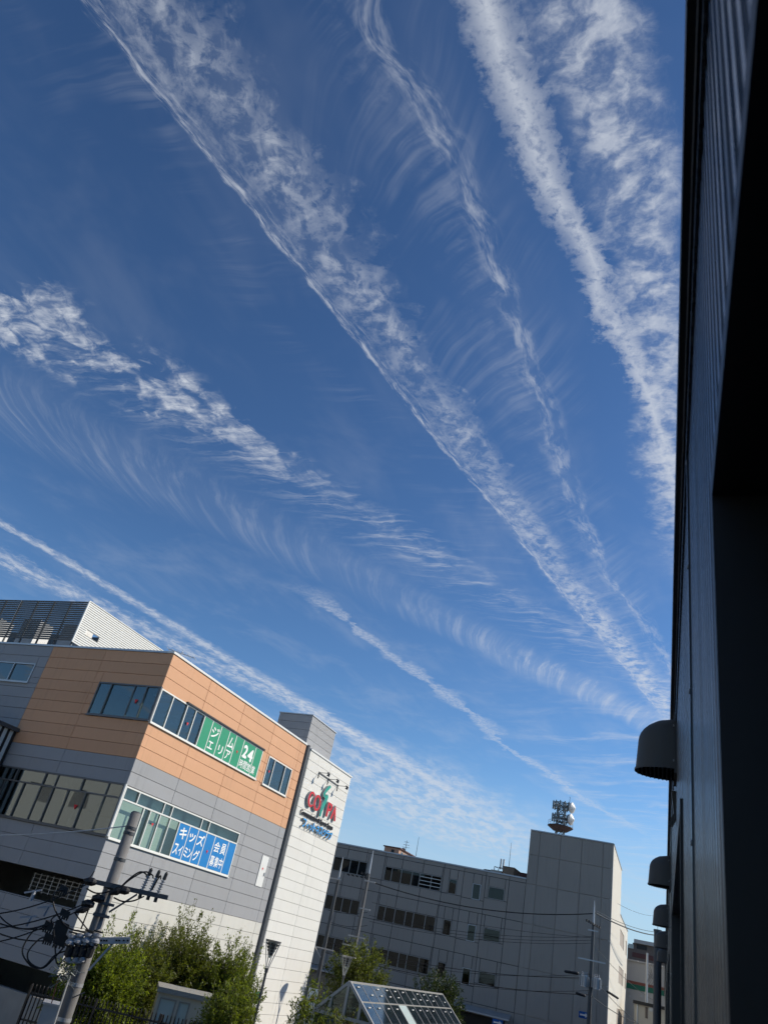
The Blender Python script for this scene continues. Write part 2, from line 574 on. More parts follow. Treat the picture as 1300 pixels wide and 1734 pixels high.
M = {
    'orange': material('orange_panel', (0.61, 0.335, 0.190), 0.75, vary=0.05, scale=0.9, streak=0.30, bump=0.05, objrand=0.035),
    'grey': material('grey_panel', (0.31, 0.315, 0.325), 0.75, vary=0.05, scale=0.9, streak=0.30, bump=0.05, objrand=0.04),
    'cream': material('cream_panel', (0.57, 0.56, 0.51), 0.75, vary=0.05, scale=0.9, streak=0.26, bump=0.05, objrand=0.03),
    'white_panel': material('white_panel', (0.67, 0.66, 0.615), 0.7, vary=0.05, scale=0.8, streak=0.26, bump=0.05, objrand=0.025),
    'joint': material('joint_backing', (0.24, 0.22, 0.20), 0.9),
    'joint_grey': material('joint_backing_grey', (0.07, 0.07, 0.07), 0.9),
    'white_metal': material('white_metal', (0.70, 0.70, 0.67), 0.45, vary=0.03),
    'silver': material('silver_aluminium', (0.55, 0.55, 0.54), 0.35, 0.7, vary=0.05),
    'bright_alu': material('pale_aluminium_frame', (0.70, 0.70, 0.66), 0.5, 0.1, vary=0.04),
    'dark_alu': material('bronze_frame', (0.13, 0.13, 0.13), 0.4, 0.3),
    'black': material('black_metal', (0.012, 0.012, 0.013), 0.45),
    'unlit': material('unlit_black', (0.004, 0.004, 0.005), 0.9, spec=0.05),  # near-black colour standing in for unlit insides
    'cable': material('black_cable', (0.012, 0.012, 0.013), 0.6),
    'darkgrey': material('dark_grey_metal', (0.07, 0.075, 0.08), 0.5),
    'hood': material('weather_hood_paint', (0.072, 0.067, 0.061), 0.5, vary=0.06, spec=0.3, bump=0.04, bscale=25),
    'louvre': material('louvre_slat_paint', (0.13, 0.15, 0.17), 0.5, 0.2, vary=0.15, scale=1.2),
    'interior': material('interior_wall', (0.60, 0.64, 0.58), 0.9, vary=0.04),
    'interior_dark': material('interior_gym', (0.16, 0.16, 0.16), 0.9, vary=0.15),
    'floor_dark': material('interior_floor', (0.18, 0.15, 0.12), 0.6),
    'concrete': material('concrete', (0.32, 0.31, 0.29), 0.85, vary=0.2, scale=2.0, streak=0.3, bump=0.15),
    'conc_pole': material('pole_concrete', (0.17, 0.165, 0.16), 0.8, vary=0.15, scale=6, bump=0.1),
    'asphalt': material('asphalt', (0.05, 0.05, 0.052), 0.9, vary=0.25, scale=4.0, bump=0.3, bscale=120),
    'paving': material('paving', (0.25, 0.24, 0.22), 0.85, vary=0.15, scale=2.0, bump=0.2),
    'ground': material('ground', (0.11, 0.105, 0.09), 0.95, vary=0.2, scale=0.1),
    'green': material('green_film', (0.008, 0.27, 0.135), 0.5, vary=0.03),
    'blue': material('blue_film', (0.004, 0.19, 0.50), 0.5, vary=0.03),
    'white': material('white_print', (0.82, 0.83, 0.80), 0.6, vary=0.02),
    'red': material('red_mark', (0.65, 0.012, 0.016), 0.5, vary=0.02),
    'sign_red': material('sign_red_face', (0.50, 0.004, 0.018), 0.6, vary=0.02),
    'sign_teal': material('sign_teal_face', (0.002, 0.28, 0.22), 0.6, vary=0.02),
    'sign_blue': material('sign_blue_face', (0.004, 0.30, 0.72), 0.6, vary=0.02),
    'sign_side': material('sign_letter_side', (0.45, 0.46, 0.45), 0.5),
    'sign_black': material('sign_black_face', (0.012, 0.012, 0.015), 0.5),
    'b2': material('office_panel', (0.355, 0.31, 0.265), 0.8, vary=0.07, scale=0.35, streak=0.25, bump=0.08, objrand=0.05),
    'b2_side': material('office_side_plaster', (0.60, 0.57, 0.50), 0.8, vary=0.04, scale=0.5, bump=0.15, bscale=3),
    'b2_frame': material('office_window_frame', (0.30, 0.29, 0.27), 0.5, 0.3),
    'blind': material('window_blind', (0.13, 0.125, 0.12), 0.8, vary=0.12, scale=0.6),
    'blind_brown': material('brown_curtain', (0.10, 0.055, 0.035), 0.9, vary=0.2, scale=0.8),
    'brownbox': material('brown_sheet_metal', (0.30, 0.20, 0.13), 0.7, vary=0.08),
    'pink': material('pink_brown_tile', (0.48, 0.29, 0.20), 0.8, vary=0.06, scale=2),
    'maroon': material('maroon_coping', (0.10, 0.035, 0.03), 0.6),
    'far_brown': material('far_brown_tile', (0.14, 0.115, 0.10), 0.8, vary=0.1),
    'far_white': material('far_plaster', (0.42, 0.41, 0.39), 0.85, vary=0.08, scale=0.5, streak=0.15),
    'far_beige': material('far_beige_siding', (0.50, 0.46, 0.38), 0.8, vary=0.08, scale=0.5, streak=0.15),
    'far_green': material('green_stripe', (0.01, 0.13, 0.085), 0.6),
    'far_red': material('red_brown_stripe', (0.22, 0.07, 0.05), 0.6),
    'porcelain': material('porcelain', (0.34, 0.35, 0.37), 0.2),
    'galv': material('galvanised_steel', (0.45, 0.46, 0.47), 0.45, 0.6, vary=0.15),
    'bark': material('bark', (0.10, 0.075, 0.05), 0.9, vary=0.3, scale=12, bump=0.4, bscale=40),
    'leaf_a': leaf_material('leaf_bright', (0.135, 0.172, 0.024), 0.52),
    'leaf_b': leaf_material('leaf_olive', (0.094, 0.112, 0.025), 0.48),
    'leaf_c': leaf_material('leaf_dark', (0.034, 0.052, 0.016), 0.30),
    'leaf_d': leaf_material('leaf_light_green', (0.115, 0.146, 0.027), 0.52),
    'booth': material('booth_cream', (0.50, 0.46, 0.37), 0.7, vary=0.06),
    'booth_roof': material('booth_roof', (0.28, 0.27, 0.24), 0.6, vary=0.08),
    'sign_navy': material('road_sign_blue', (0.01, 0.10, 0.36), 0.4),
    'beige_tower': material('opposite_block_tile', (0.40, 0.40, 0.37), 0.8, vary=0.08, streak=0.15),
    'glass': glass_material('window_glass', (0.80, 0.86, 0.84), 0.04, 0.01, 0.03),
    'glass_dark': glass_material('dark_window_glass', (0.42, 0.46, 0.46), 0.07, 0.012, 0.04),
    'glass_office': glass_material('office_window_glass', (0.34, 0.36, 0.36), 0.0, 0.02, 0.04),
    'glass_mirror': glass_material('shaded_window_glass', (0.50, 0.54, 0.53), 0.20, 0.012, 0.05),
    'mast': material('mast_steel', (0.16, 0.18, 0.18), 0.5, 0.3),
    'mast_floor': material('mast_platform', (0.05, 0.035, 0.04), 0.7),
    'canopy_alu': material('canopy_frame', (0.40, 0.39, 0.37), 0.45, 0.3, vary=0.1),
    'glass_roof': glass_material('canopy_glass', (0.36, 0.44, 0.42), 0.02, 0.04, 0.03),
    'frosted': material('frosted_pane', (0.42, 0.50, 0.47), 0.35, vary=0.04),
}


def siding_material():
    m = material('dark_metal_siding', (0.055, 0.058, 0.062), 0.30, 0.45, vary=0.12, scale=1.0, spec=0.6)
    t = m.node_tree
    S.nt = t
    b = t.nodes['Principled BSDF']
    geo = t.nodes.new('ShaderNodeNewGeometry')
    x, y, z = split(S(geo.outputs['Position']))
    st = noise(vec(y * 28.0, z * 0.25, x * 0.0), 1.0, 4.0, 0.7)       # rolled-sheet streaks along each rib
    S.put(b.inputs['Roughness'], smooth(st, 0.25, 0.75, 0.12, 0.40))
    bp = t.nodes.new('ShaderNodeBump')
    bp.inputs['Strength'].default_value = 0.5
    bp.inputs['Distance'].default_value = 0.004
    S.put(bp.inputs['Height'], st)
    t.links.new(bp.outputs[0], b.inputs['Normal'])
    return m


M['siding'] = siding_material()


def cells_minus(u0, u1, v0, v1, holes):
    """rectangles that cover [u0,u1]x[v0,v1] without the holes, merged in columns"""
    us = sorted({u0, u1, *[min(max(h[0], u0), u1) for h in holes], *[min(max(h[1], u0), u1) for h in holes]})
    vs = sorted({v0, v1, *[min(max(h[2], v0), v1) for h in holes], *[min(max(h[3], v0), v1) for h in holes]})
    cells = {}
    for i in range(len(us) - 1):
        for j in range(len(vs) - 1):
            cu, cv = (us[i] + us[i + 1]) / 2, (vs[j] + vs[j + 1]) / 2
            if us[i + 1] - us[i] < 1e-4 or vs[j + 1] - vs[j] < 1e-4:
                continue
            if not any(h[0] < cu < h[1] and h[2] < cv < h[3] for h in holes):
                cells[(i, j)] = True
    out_ = []
    done = set()
    for j in range(len(vs) - 1):
        for i in range(len(us) - 1):
            if (i, j) in cells and (i, j) not in done:
                e = i
                while (e + 1, j) in cells and (e + 1, j) not in done:
                    e += 1
                t = j
                while all((q, t + 1) in cells and (q, t + 1) not in done for q in range(i, e + 1)):
                    t += 1
                for q in range(i, e + 1):
                    for w in range(j, t + 1):
                        done.add((q, w))
                out_.append((us[i], us[e + 1], vs[j], vs[t + 1]))
    return out_


PANEL_CACHE = {}


def panel(parent, name, O, U, N, u0, u1, v0, v1, th, mat, gap=0.012, bev=0.008):
    """one cladding panel with softened edges on the plane O + u U + v Z, facing N; alike panels share a mesh"""
    w, h = round(u1 - u0 - gap, 3), round(v1 - v0 - gap, 3)
    if w < 0.02 or h < 0.02:
        return None
    key = (w, h, round(th, 3), mat.name, tuple(round(c, 3) for c in U))
    if key not in PANEL_CACHE:
        Zv = Vector((0, 0, 1))
        U_, N_ = Vector(U), Vector(N)
        vs = []
        for (a, b, d) in ((0, 0, 0), (0, 0, th - bev), (bev, bev, th)):
            for (x, y) in ((a, b), (w - a, b), (w - a, h - b), (a, h - b)):
                vs.append(U_ * x + Zv * y + N_ * d)
        fs = [(8, 9, 10, 11)]
        for k in (0, 4):
            fs += [(k + i, k + (i + 1) % 4, k + 4 + (i + 1) % 4, k + 4 + i) for i in range(4)]
        me = MB().add(vs, fs).mesh(name)
        me.materials.append(mat)
        PANEL_CACHE[key] = me
    o = bpy.data.objects.new(name, PANEL_CACHE[key])
    link(o, parent)
    o.location = Vector(O) + Vector(U) * (u0 + gap / 2) + Vector((0, 0, v0 + gap / 2))
    return o


def wall_mesh(O, U, N, rects, depth):
    """backing wall: one solid per rectangle, from the plane inwards"""
    mb = MB()
    U_, N_ = Vector(U), Vector(N)
    for a, b, c, d in rects:
        p = [Vector(O) + U_ * q + Vector((0, 0, w)) for q, w in ((a, c), (b, c), (b, d), (a, d))]
        mb.slab(p, N_ * -depth)
    return mb


def text_mesh(ch, bold=0.02, ext=0.0):
    cu = bpy.data.curves.new('t', 'FONT')
    cu.body = ch
    cu.size = 1.0
    cu.offset = bold
    cu.extrude = ext
    cu.resolution_u = 3
    o = bpy.data.objects.new('t', cu)
    C.objects.link(o)
    dg = bpy.context.evaluated_depsgraph_get()
    dg.update()
    me = bpy.data.meshes.new_from_object(o.evaluated_get(dg))
    bpy.data.objects.remove(o, do_unlink=True)
    bpy.data.curves.remove(cu)
    return me


def glyph(name, ch, rect, O, U, N, mat, parent, bold=0.02, depth=0.0, side=None, world=True):
    """characters fitted to rect = (u0, u1, v0, v1) on a wall plane; depth makes solid letters"""
    me = text_mesh(ch, bold if depth else 0.0, 0.5 if depth else 0.0)
    if not depth and bold:                                   # heavier print: a few copies, each a hair in front of the last
        base = me
        bm = bmesh.new()
        for q, (ox, oy) in enumerate(((0, 0), (bold, 0), (-bold, 0), (0, bold), (0, -bold))):
            t_ = base.copy()
            t_.transform(Matrix.Translation((ox, oy, 0.0)))
            nv0 = len(bm.verts)
            bm.from_mesh(t_)
            bm.verts.ensure_lookup_table()
            for v_ in bm.verts[nv0:]:
                v_.co.z = q * 0.01
            bpy.data.meshes.remove(t_)
        me = bpy.data.meshes.new(name)
        bm.to_mesh(me)
        bm.free()
    n = len(me.vertices)
    co = np.zeros(n * 3)
    me.vertices.foreach_get('co', co)
    co = co.reshape(-1, 3)
    lo, hi = co.min(0), co.max(0)
    sc = np.maximum(hi - lo, 1e-6)
    t = (co - lo) / sc
    u = rect[0] + t[:, 0] * (rect[1] - rect[0])
    v = rect[2] + t[:, 1] * (rect[3] - rect[2])
    d = (t[:, 2] * depth) if depth else (co[:, 2] * 0.06)
    Uv, Nv = np.array(U), np.array(N)
    w = np.array(O)[None, :] + u[:, None] * Uv + d[:, None] * Nv + np.stack([0 * v, 0 * v, v], 1)
    me.vertices.foreach_set('co', w.ravel())
    me.update()
    me.materials.clear()
    me.materials.append(mat)
    if depth and side:
        me.materials.append(side)
        for p in me.polygons:
            if abs(p.normal.dot(Vector(N))) < 0.7 or p.center.dot(Vector(N)) < (Vector(O).dot(Vector(N)) + depth * 0.5):
                p.material_index = 1
    me.name = name
    o = bpy.data.objects.new(name, me)
    return link(o, parent, world)


def catenary(a, b, sag, n=14):
    a, b = Vector(a), Vector(b)
    return [a.lerp(b, i / n) - Vector((0, 0, sag * 4 * (i / n) * (1 - i / n))) for i in range(n + 1)]


# ------------------------------------------------------------------ setting
gnd = MB().poly([(-3000, -3000, G - 0.05), (3000, -3000, G - 0.05), (3000, 3000, G - 0.05), (-3000, 3000, G - 0.05)])
obj('ground', gnd, M['ground'], kind='structure')
obj('road', MB().box(-14.0, -2.5, -60, 110, G - 0.04, G), M['asphalt'], kind='structure')
obj('pavement', MB().box(-40, -14.0, -20, 60, G - 0.04, G + 0.13), M['paving'], kind='structure')
obj('pavement', MB().box(-2.5, 4.0, -60, 110, G - 0.04, G + 0.13), M['paving'], kind='structure')
obj('road', MB().box(-60, -2.5, 60.5, 68, G - 0.03, G + 0.004), M['asphalt'], kind='structure')

# ------------------------------------------------------------------ the fitness club
XF, YF, ROOF = -22.97, 26.0, 9.9
Zv = Vector((0, 0, 1))
club = thing('fitness_club_building', (XF, YF, G), 0, 'fitness club building with orange and grey panelled walls and white sign tower', 'building')
# plane frames: right facade runs along +Y and faces +X; left facade runs along -X and faces -Y
RO, RU, RN = Vector((XF, 0, 0)), Vector((0, 1, 0)), Vector((1, 0, 0))
LO, LU, LN = Vector((0, YF, 0)), Vector((1, 0, 0)), Vector((0, -1, 0))
TH = 0.05
YE = 40.0                                  # right facade ends here, the tower starts at 40.62
W3 = (YF - 0.01, 35.5, 6.70, 8.25)
WS = (36.25, 39.02, 6.66, 8.19)
W2 = (YF - 0.01, 35.47, 1.90, 3.97)
DR = (38.25, 38.95, 1.90, 3.41)
L3 = (-26.65, XF + 0.01, 6.75, 8.30)
LG = (-34.2, -31.2, 7.96, 8.95)
L2 = (-36.0, XF + 0.01, 1.95, 4.02)
LOP1 = (-40.0, -23.28, -0.76, 0.28)
LOP2 = (-40.0, XF + 0.01, -3.77, -2.95)
XL = -40.0
RBOT = -4.95
# hollow shell so that the rooms behind the glass are real rooms
ro = RO - RN * TH
lo_ = LO - LN * TH
holes_r = [W3, WS, W2, (YF - 1, 26.6, -3.77, -2.95)]
holes_l = [L3, LG, L2, LOP1, LOP2]
obj('wall', wall_mesh(ro, RU, RN, cells_minus(YF + TH, 47.0, G, ROOF - 0.02, holes_r), 0.18), M['joint'], club)
obj('wall', wall_mesh(lo_, LU, LN, cells_minus(XL, XF - TH - 0.18, -3.77, ROOF - 0.02, holes_l), 0.18), M['joint_grey'], club)
obj('back_wall', MB().box(XL, XF - 0.3, 46.6, 46.9, G, ROOF - 0.03), M['grey'], club)
obj('side_wall', MB().box(XL - 0.3, XL - 0.01, YF + 0.3, 46.9, G, ROOF - 0.03), M['grey'], club)
obj('roof', MB().box(XL, XF - 0.24, YF + 0.24, 46.5, ROOF - 0.75, ROOF - 0.35), M['concrete'], club)
for a, b in ((0.32, 0.92), (4.20, 5.20), (-0.95, -0.78)):
    obj('floor_slab', MB().box(XL, XF - 0.26, YF + 0.26, 46.5, a + 0.3, b + 0.3) if a > 0 else MB().box(XL, XF - 0.9, YF + 1.2, 46.5, a - 0.4, b - 0.4), M['interior'] if a > 0 else M['concrete'], club)
# rooms
obj('partition', MB().box(XF - 0.60, XF - 0.48, YF + 0.7, 37.0, 1.23, 4.49), M['interior'], club)
obj('partition', MB().box(-36.5, -28.4, YF + 3.2, YF + 3.35, 1.23, 4.49), M['interior'], club)
for yc in (28.3, 31.0, 33.9):
    obj('column', MB().box(-23.75, -23.45, yc, yc + 0.3, 1.23, 4.49), M['interior'], club)
obj('partition', MB().box(-29.2, -29.0, YF + 0.4, 40.0, 5.51, 9.1), M['interior_dark'], club)
obj('partition', MB().box(-29.0, XF - 0.4, 39.5, 39.65, 5.51, 9.1), M['interior_dark'], club)
obj('gym_floor', MB().box(-29.0, XF - 0.3, YF + 0.3, 39.5, 5.505, 5.53), M['floor_dark'], club)
for yc in (27.2, 29.6, 32.5):
    obj('ceiling_light', MB().box(-26.5, -25.3, yc, yc + 0.35, 8.98, 9.02), M['white_metal'], club)
# cladding, panel by panel
rows = [ROOF, 9.35, 8.80, 8.25, 7.73, 7.22, 6.70, 6.17, 5.64, 5.10, 4.55, 4.0, 3.48, 2.95, 2.43, 1.90, 1.36, 0.82, 0.28]
while rows[-1] - 0.545 > G:
    rows.append(rows[-1] - 0.545)
rows.append(G)
cols = [YF, 29.28, 32.64, 36.0, 39.36, YE]


def pick(z):
    return M['orange'] if z > 5.1 else (M['grey'] if z > 0.28 else M['cream'])


for i in range(len(cols) - 1):
    for j in range(len(rows) - 1):
        z1, z0 = rows[j], rows[j + 1]
        for (a, b, c, d) in cells_minus(cols[i], cols[i + 1], z0, z1, [W3, WS, W2, DR, (YF - 1, 26.6, -3.77, -2.95)]):
            panel(club, 'wall_panel', ro, RU, RN, a, b, c, d, TH, pick((z0 + z1) / 2), 0.014)
lcols = [-37.3, -34.0, -30.55, -27.05, XF - 0.004]
for i in range(len(lcols) - 1):
    for j in range(len(rows) - 1):
        z1, z0 = rows[j], rows[j + 1]
        if z1 < -2.9:
            continue
        z0 = max(z0, -2.95)
        for (a, b, c, d) in cells_minus(lcols[i], lcols[i + 1], z0, z1, holes_l):
            mt = M['orange'] if (z0 + z1) / 2 > 5.1 and lcols[i] > -31 else M['grey']
            panel(club, 'wall_panel', lo_, LU, LN, a, b, c, d, TH, mt, 0.014)
# roof edge
obj('coping', MB().box(XF - 0.35, XF + 0.05, YF - 0.05, YE + 0.02, ROOF, ROOF + 0.10), M['white_metal'], club)
obj('coping', MB().box(XL, XF - 0.36, YF - 0.05, YF + 0.32, ROOF, ROOF + 0.09), M['galv'], club)
# white sign tower
TX = XF + 0.03
tcols = [40.62, 43.70, 46.88]
trows = [9.80]
while trows[-1] - 0.545 > G:
    trows.append(trows[-1] - 0.545)
trows.append(G)
tw_o = Vector((TX - TH, 0, 0))
obj('tower_core', MB().box(XF - 4.5, TX - TH, 40.62, 46.87, G, 9.78), M['joint'], club)
for i in range(2):
    for j in range(len(trows) - 1):
        panel(club, 'tower_panel', tw_o, RU, RN, tcols[i], tcols[i + 1], trows[j + 1], trows[j], TH, M['white_panel'], 0.014)
for j in range(len(trows) - 1):
    panel(club, 'tower_panel', Vector((0, 40.62 - 0.0, 0)), LU, LN, XF - 4.5, TX - 0.01, trows[j + 1], trows[j], 0.03, M['white_panel'], 0.014)
obj('coping', MB().box(XF - 4.55, TX + 0.05, 40.60, 46.93, 9.80, 9.90), M['white_metal'], club)
# dark rain pipe in the slot between facade and tower
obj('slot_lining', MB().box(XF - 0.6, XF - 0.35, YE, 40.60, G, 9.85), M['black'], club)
obj('rain_pipe', MB().cyl((XF - 0.10, 40.28, G), (XF - 0.10, 40.28, 9.98), 0.20, 0.20, 16), M['darkgrey'], club, smooth_=False)
# grey roof room
gr = obj('roof_room', MB().box(-28.08, -25.48, 44.2, 48.0, ROOF - 0.3, 12.95), M['joint_grey'], club)
z = 12.95
while z > ROOF - 0.3:
    panel(gr, 'wall_panel', Vector((-25.48, 0, 0)), RU, RN, 44.17, 48.0, z - 0.5, z, 0.03, M['grey'], 0.014)
    panel(gr, 'wall_panel', Vector((0, 44.2, 0)), LU, LN, -28.08, -25.45, z - 0.5, z, 0.03, M['grey'], 0.014)
    z -= 0.5
obj('coping', MB().box(-28.12, -25.40, 44.13, 48.05, 12.96, 13.03), M['galv'], gr)


# ---- windows
def band_window(parent, O, U, N, rect, cuts, transom=None, top_cuts=None, frame=None, glass=None, out_=0.035, fw=0.06, films=None, sill=True, deep=0.0):
    """frame of stiles and rails, one pane object per light"""
    u0, u1, v0, v1 = rect
    O = Vector(O) + Vector(N) * (-deep)
    U_, N_ = Vector(U), Vector(N)
    mb = MB()

    def bx(a, b, c, d, o0=-0.08, o1=out_):
        p = [O + U_ * q + Zv * w + N_ * o0 for q, w in ((a, c), (b, c), (b, d), (a, d))]
        mb.slab(p, N_ * (o1 - o0))
    bx(u0, u1, v1 - fw, v1)
    bx(u0, u1, v0, v0 + fw)
    if sill:
        bx(u0 - 0.04, u1 + 0.04, v0 - 0.045, v0 - 0.002, -0.02, out_ + 0.05)
    bx(u0, u0 + fw, v0 + fw, v1 - fw)
    bx(u1 - fw, u1, v0 + fw, v1 - fw)
    vt = transom if transom else v1
    for c in cuts:
        bx(c - fw * 0.45, c + fw * 0.45, v0 + fw, vt - (0 if transom else fw) - 0.001, -0.06, out_ - 0.004)
    if transom:
        bx(u0 + fw, u1 - fw, transom, transom + fw, -0.07, out_ - 0.002)
        for c in top_cuts:
            bx(c - fw * 0.45, c + fw * 0.45, transom + fw, v1 - fw, -0.06, out_ - 0.004)
    win = obj('window', mb, frame, parent)
    panes = []
    ed = [u0] + list(cuts) + [u1]
    for a, b in zip(ed[:-1], ed[1:]):
        panes.append((a + fw * 0.45, b - fw * 0.45, v0 + fw * 0.9, vt - (0 if transom else fw * 0.9)))
    if transom:
        ed = [u0] + list(top_cuts) + [u1]
        for a, b in zip(ed[:-1], ed[1:]):
            panes.append((a + fw * 0.45, b - fw * 0.45, transom + fw * 0.9, v1 - fw * 0.9))
    for k, (a, b, c, d) in enumerate(panes):
        off = -0.012 - 0.018 * (k % 2)
        tilt = random.uniform(-0.004, 0.004)
        p = [O + U_ * q + Zv * w + N_ * (off + tilt * sgn) for (q, w), sgn in zip(((a, c), (b, c), (b, d), (a, d)), (-1, 1, 1, -1))]
        obj('pane', MB().slab(p, N_ * -0.006), glass, win)
    return win


w3 = band_window(club, ro + RN * TH, RU, RN, (YF + 0.04, W3[1], W3[2], W3[3]), [27.01, 28.15, 28.89, 29.66, 30.41, 31.23, 32.02, 32.70, 33.48, 34.74], None, None, M['bright_alu'], M['glass'])
ws = band_window(club, ro + RN * TH, RU, RN, WS, [36.97, 38.24], None, None, M['bright_alu'], M['glass'])
w2 = band_window(club, ro + RN * TH, RU, RN, (YF + 0.04, W2[1], W2[2], W2[3]), [27.61, 28.09, 28.81, 29.58, 30.33, 31.19, 31.93, 32.65, 33.42, 34.71], 3.41, [27.01, 28.87, 29.51, 31.98, 32.65], M['bright_alu'], M['glass'])
l3 = band_window(club, lo_ + LN * TH, LU, LN, (L3[0], XF - 0.04, L3[2], L3[3]), [-25.86, -24.45, -23.75], None, None, M['dark_alu'], M['glass'])
lg = band_window(club, lo_ + LN * TH, LU, LN, LG, [-32.68], None, None, M['galv'], M['glass_dark'])
l2 = band_window(club, lo_ + LN * TH, LU, LN, (L2[0], XF - 0.04, L2[2], L2[3]), [-34.0, -32.2, -30.9, -29.8, -28.6, -27.55, -26.81, -25.9, -24.9, -23.86], 3.42, [-32.2, -30.9, -29.3, -27.55, -26.81, -25.3, -23.86], M['dark_alu'], M['glass_mirror'])
obj('corner_post', MB().box(XF - 0.05, XF + 0.03, YF - 0.03, YF + 0.05, L3[2], L3[3]), M['dark_alu'], club)
obj('corner_post', MB().box(XF - 0.05, XF + 0.03, YF - 0.03, YF + 0.05, L2[2], L2[3]), M['bright_alu'], club)
# dark hood strip over the green films
obj('head_flashing', MB().box(XF, XF + 0.10, 28.0, 35.55, 8.252, 8.33), M['black'], club)
# advertising films with lettering
kk1 = 180 / 1300.0
kk2 = 280 / 1300.0


def fp(x0, y0, k, a, b):
    p = at_x((x0 + k * a, y0 + k * b), XF)
    return p.y, p.z


FX = 0.052
film = obj('green_film', wall_mesh(ro + RN * (TH + 0.030), RU, RN, [(a + 0.035, b - 0.035, 6.77, 8.18) for a, b in zip([29.66, 30.41, 31.23, 32.02, 32.70, 33.48, 34.74], [30.41, 31.23, 32.02, 32.70, 33.48, 34.74, 35.46])], 0.035), M['green'], club, label='green advertising film with white lettering on the window band')
filmb = obj('blue_film', wall_mesh(ro + RN * (TH + 0.030), RU, RN, [(a + 0.035, b - 0.035, 1.97, 3.395) for a, b in zip([30.33, 31.19, 31.93, 32.65, 33.42, 34.71], [31.19, 31.93, 32.65, 33.42, 34.71, 35.43])], 0.035), M['blue'], club, label='blue advertising film with white lettering on the lower window band')
TO = ro + RN * (TH + 0.034)


def put(ch, cx, cz, w, h, par, bold=0.022, mat='white', name='letter'):
    return glyph(name, ch, (cx - w / 2, cx + w / 2, cz - h / 2, cz + h / 2), TO, RU, RN, M[mat], par, bold)


# (character, centre along the wall, centre height, width, height)
for ch, y_, z_, w, h in (('ジ', 30.82, 7.74, 0.64, 0.52), ('ム', 32.36, 7.70, 0.56, 0.56), ('エ', 30.72, 7.10, 0.44, 0.36), ('リ', 31.62, 7.14, 0.40, 0.42), ('ア', 32.34, 7.10, 0.46, 0.44),
                         ('2', 33.82, 7.70, 0.46, 0.66), ('4', 34.38, 7.66, 0.54, 0.66), ('時', 33.74, 7.06, 0.34, 0.42), ('間', 34.12, 7.06, 0.34, 0.42), ('営', 34.50, 7.06, 0.34, 0.42), ('業', 34.98, 7.06, 0.36, 0.42)):
    put(ch, y_, z_, w, h, film, 0.045 if ch in '24' else (0.012 if ch in '時間営業' else 0.022))
for ch, y_, z_, w, h in (('キ', 30.80, 3.02, 0.56, 0.50), ('ッ', 31.56, 2.97, 0.50, 0.38), ('ズ', 32.29, 3.00, 0.56, 0.50), ('ス', 30.60, 2.32, 0.36, 0.46), ('イ', 30.97, 2.32, 0.28, 0.46), ('ミ', 31.40, 2.32, 0.26, 0.42),
                         ('ン', 31.74, 2.32, 0.30, 0.40), ('グ', 32.27, 2.33, 0.46, 0.48), ('会', 33.78, 2.98, 0.50, 0.48), ('員', 34.36, 2.98, 0.46, 0.50), ('募', 33.68, 2.34, 0.36, 0.48), ('集', 34.08, 2.34, 0.36, 0.48), ('中', 34.46, 2.34, 0.34, 0.48)):
    put(ch, y_, z_, w, h, filmb, 0.014 if ch in '会員募集中' else 0.024)


def mark(y_, z_, par, s=0.075):
    p = [Vector((TX + 0.012, y_ - s, z_ + s)), Vector((TX + 0.012, y_, z_ - s)), Vector((TX + 0.012, y_ + s, z_ + s))]
    return obj('entry_mark', MB().slab(p, (0.004, 0, 0)), M['red'], par, label='small red triangle mark on the glass')


mark(28.52, 7.42, w3); mark(33.08, 7.45, film); mark(36.6, 7.40, ws); mark(28.45, 2.90, w2); mark(33.05, 2.62, filmb)
dm = obj('door', MB().box(XF - 0.03, XF + 0.035, DR[0], DR[1], DR[2], DR[3]), M['white_metal'], club)
obj('handle', MB().box(XF + 0.035, XF + 0.08, 38.82, 38.88, 2.45, 2.62), M['galv'], dm)
mark(38.55, 2.75, dm, 0.07)
for xm in (-24.1, -25.2):
    p = [Vector((xm - 0.1, YF - 0.015, 7.62 if xm > -25 else 2.9)), Vector((xm, YF - 0.015, 7.42 if xm > -25 else 2.7)), Vector((xm + 0.1, YF - 0.015, 7.62 if xm > -25 else 2.9))]
    obj('entry_mark', MB().slab(p, (0, -0.004, 0)), M['red'], l3 if xm > -25 else l2)
# garage level: concrete parapet, a stored steel rack, a lamp
obj('parapet', MB().box(XL, XF + 0.08, YF - 0.02, YF + 0.25, G, -3.77), M['concrete'], club)
rk = MB()
for i in range(10):
    rk.bar((-26.8 + i * 0.36, YF + 0.9, -0.55), (-26.8 + i * 0.36, YF + 0.9, 0.15), 0.03)
for zz in (-0.5, -0.35, -0.2, -0.05, 0.1):
    rk.bar((-26.9, YF + 0.9, zz), (-23.5, YF + 0.9, zz), 0.015)
obj('railing', rk, M['galv'], club)
obj('garage_lining', MB().box(XL, XF - 1.0, 33.0, 33.2, G, 0.55), M['concrete'], club)

# roof plant screen: louvred front, white ribbed side
PX, PY, PB, PT = -32.9, 29.0, 11.40, 13.90
mb = MB()
ribs = 21
prof = []
for i in range(ribs):
    za = PB + (PT - PB) * i / ribs
    zb = PB + (PT - PB) * (i + 1) / ribs
    prof += [(0.0, za), (0.0, za + (zb - za) * 0.58), (-0.07, za + (zb - za) * 0.66), (-0.07, zb - (zb - za) * 0.06)]
prof.append((0.0, PT))


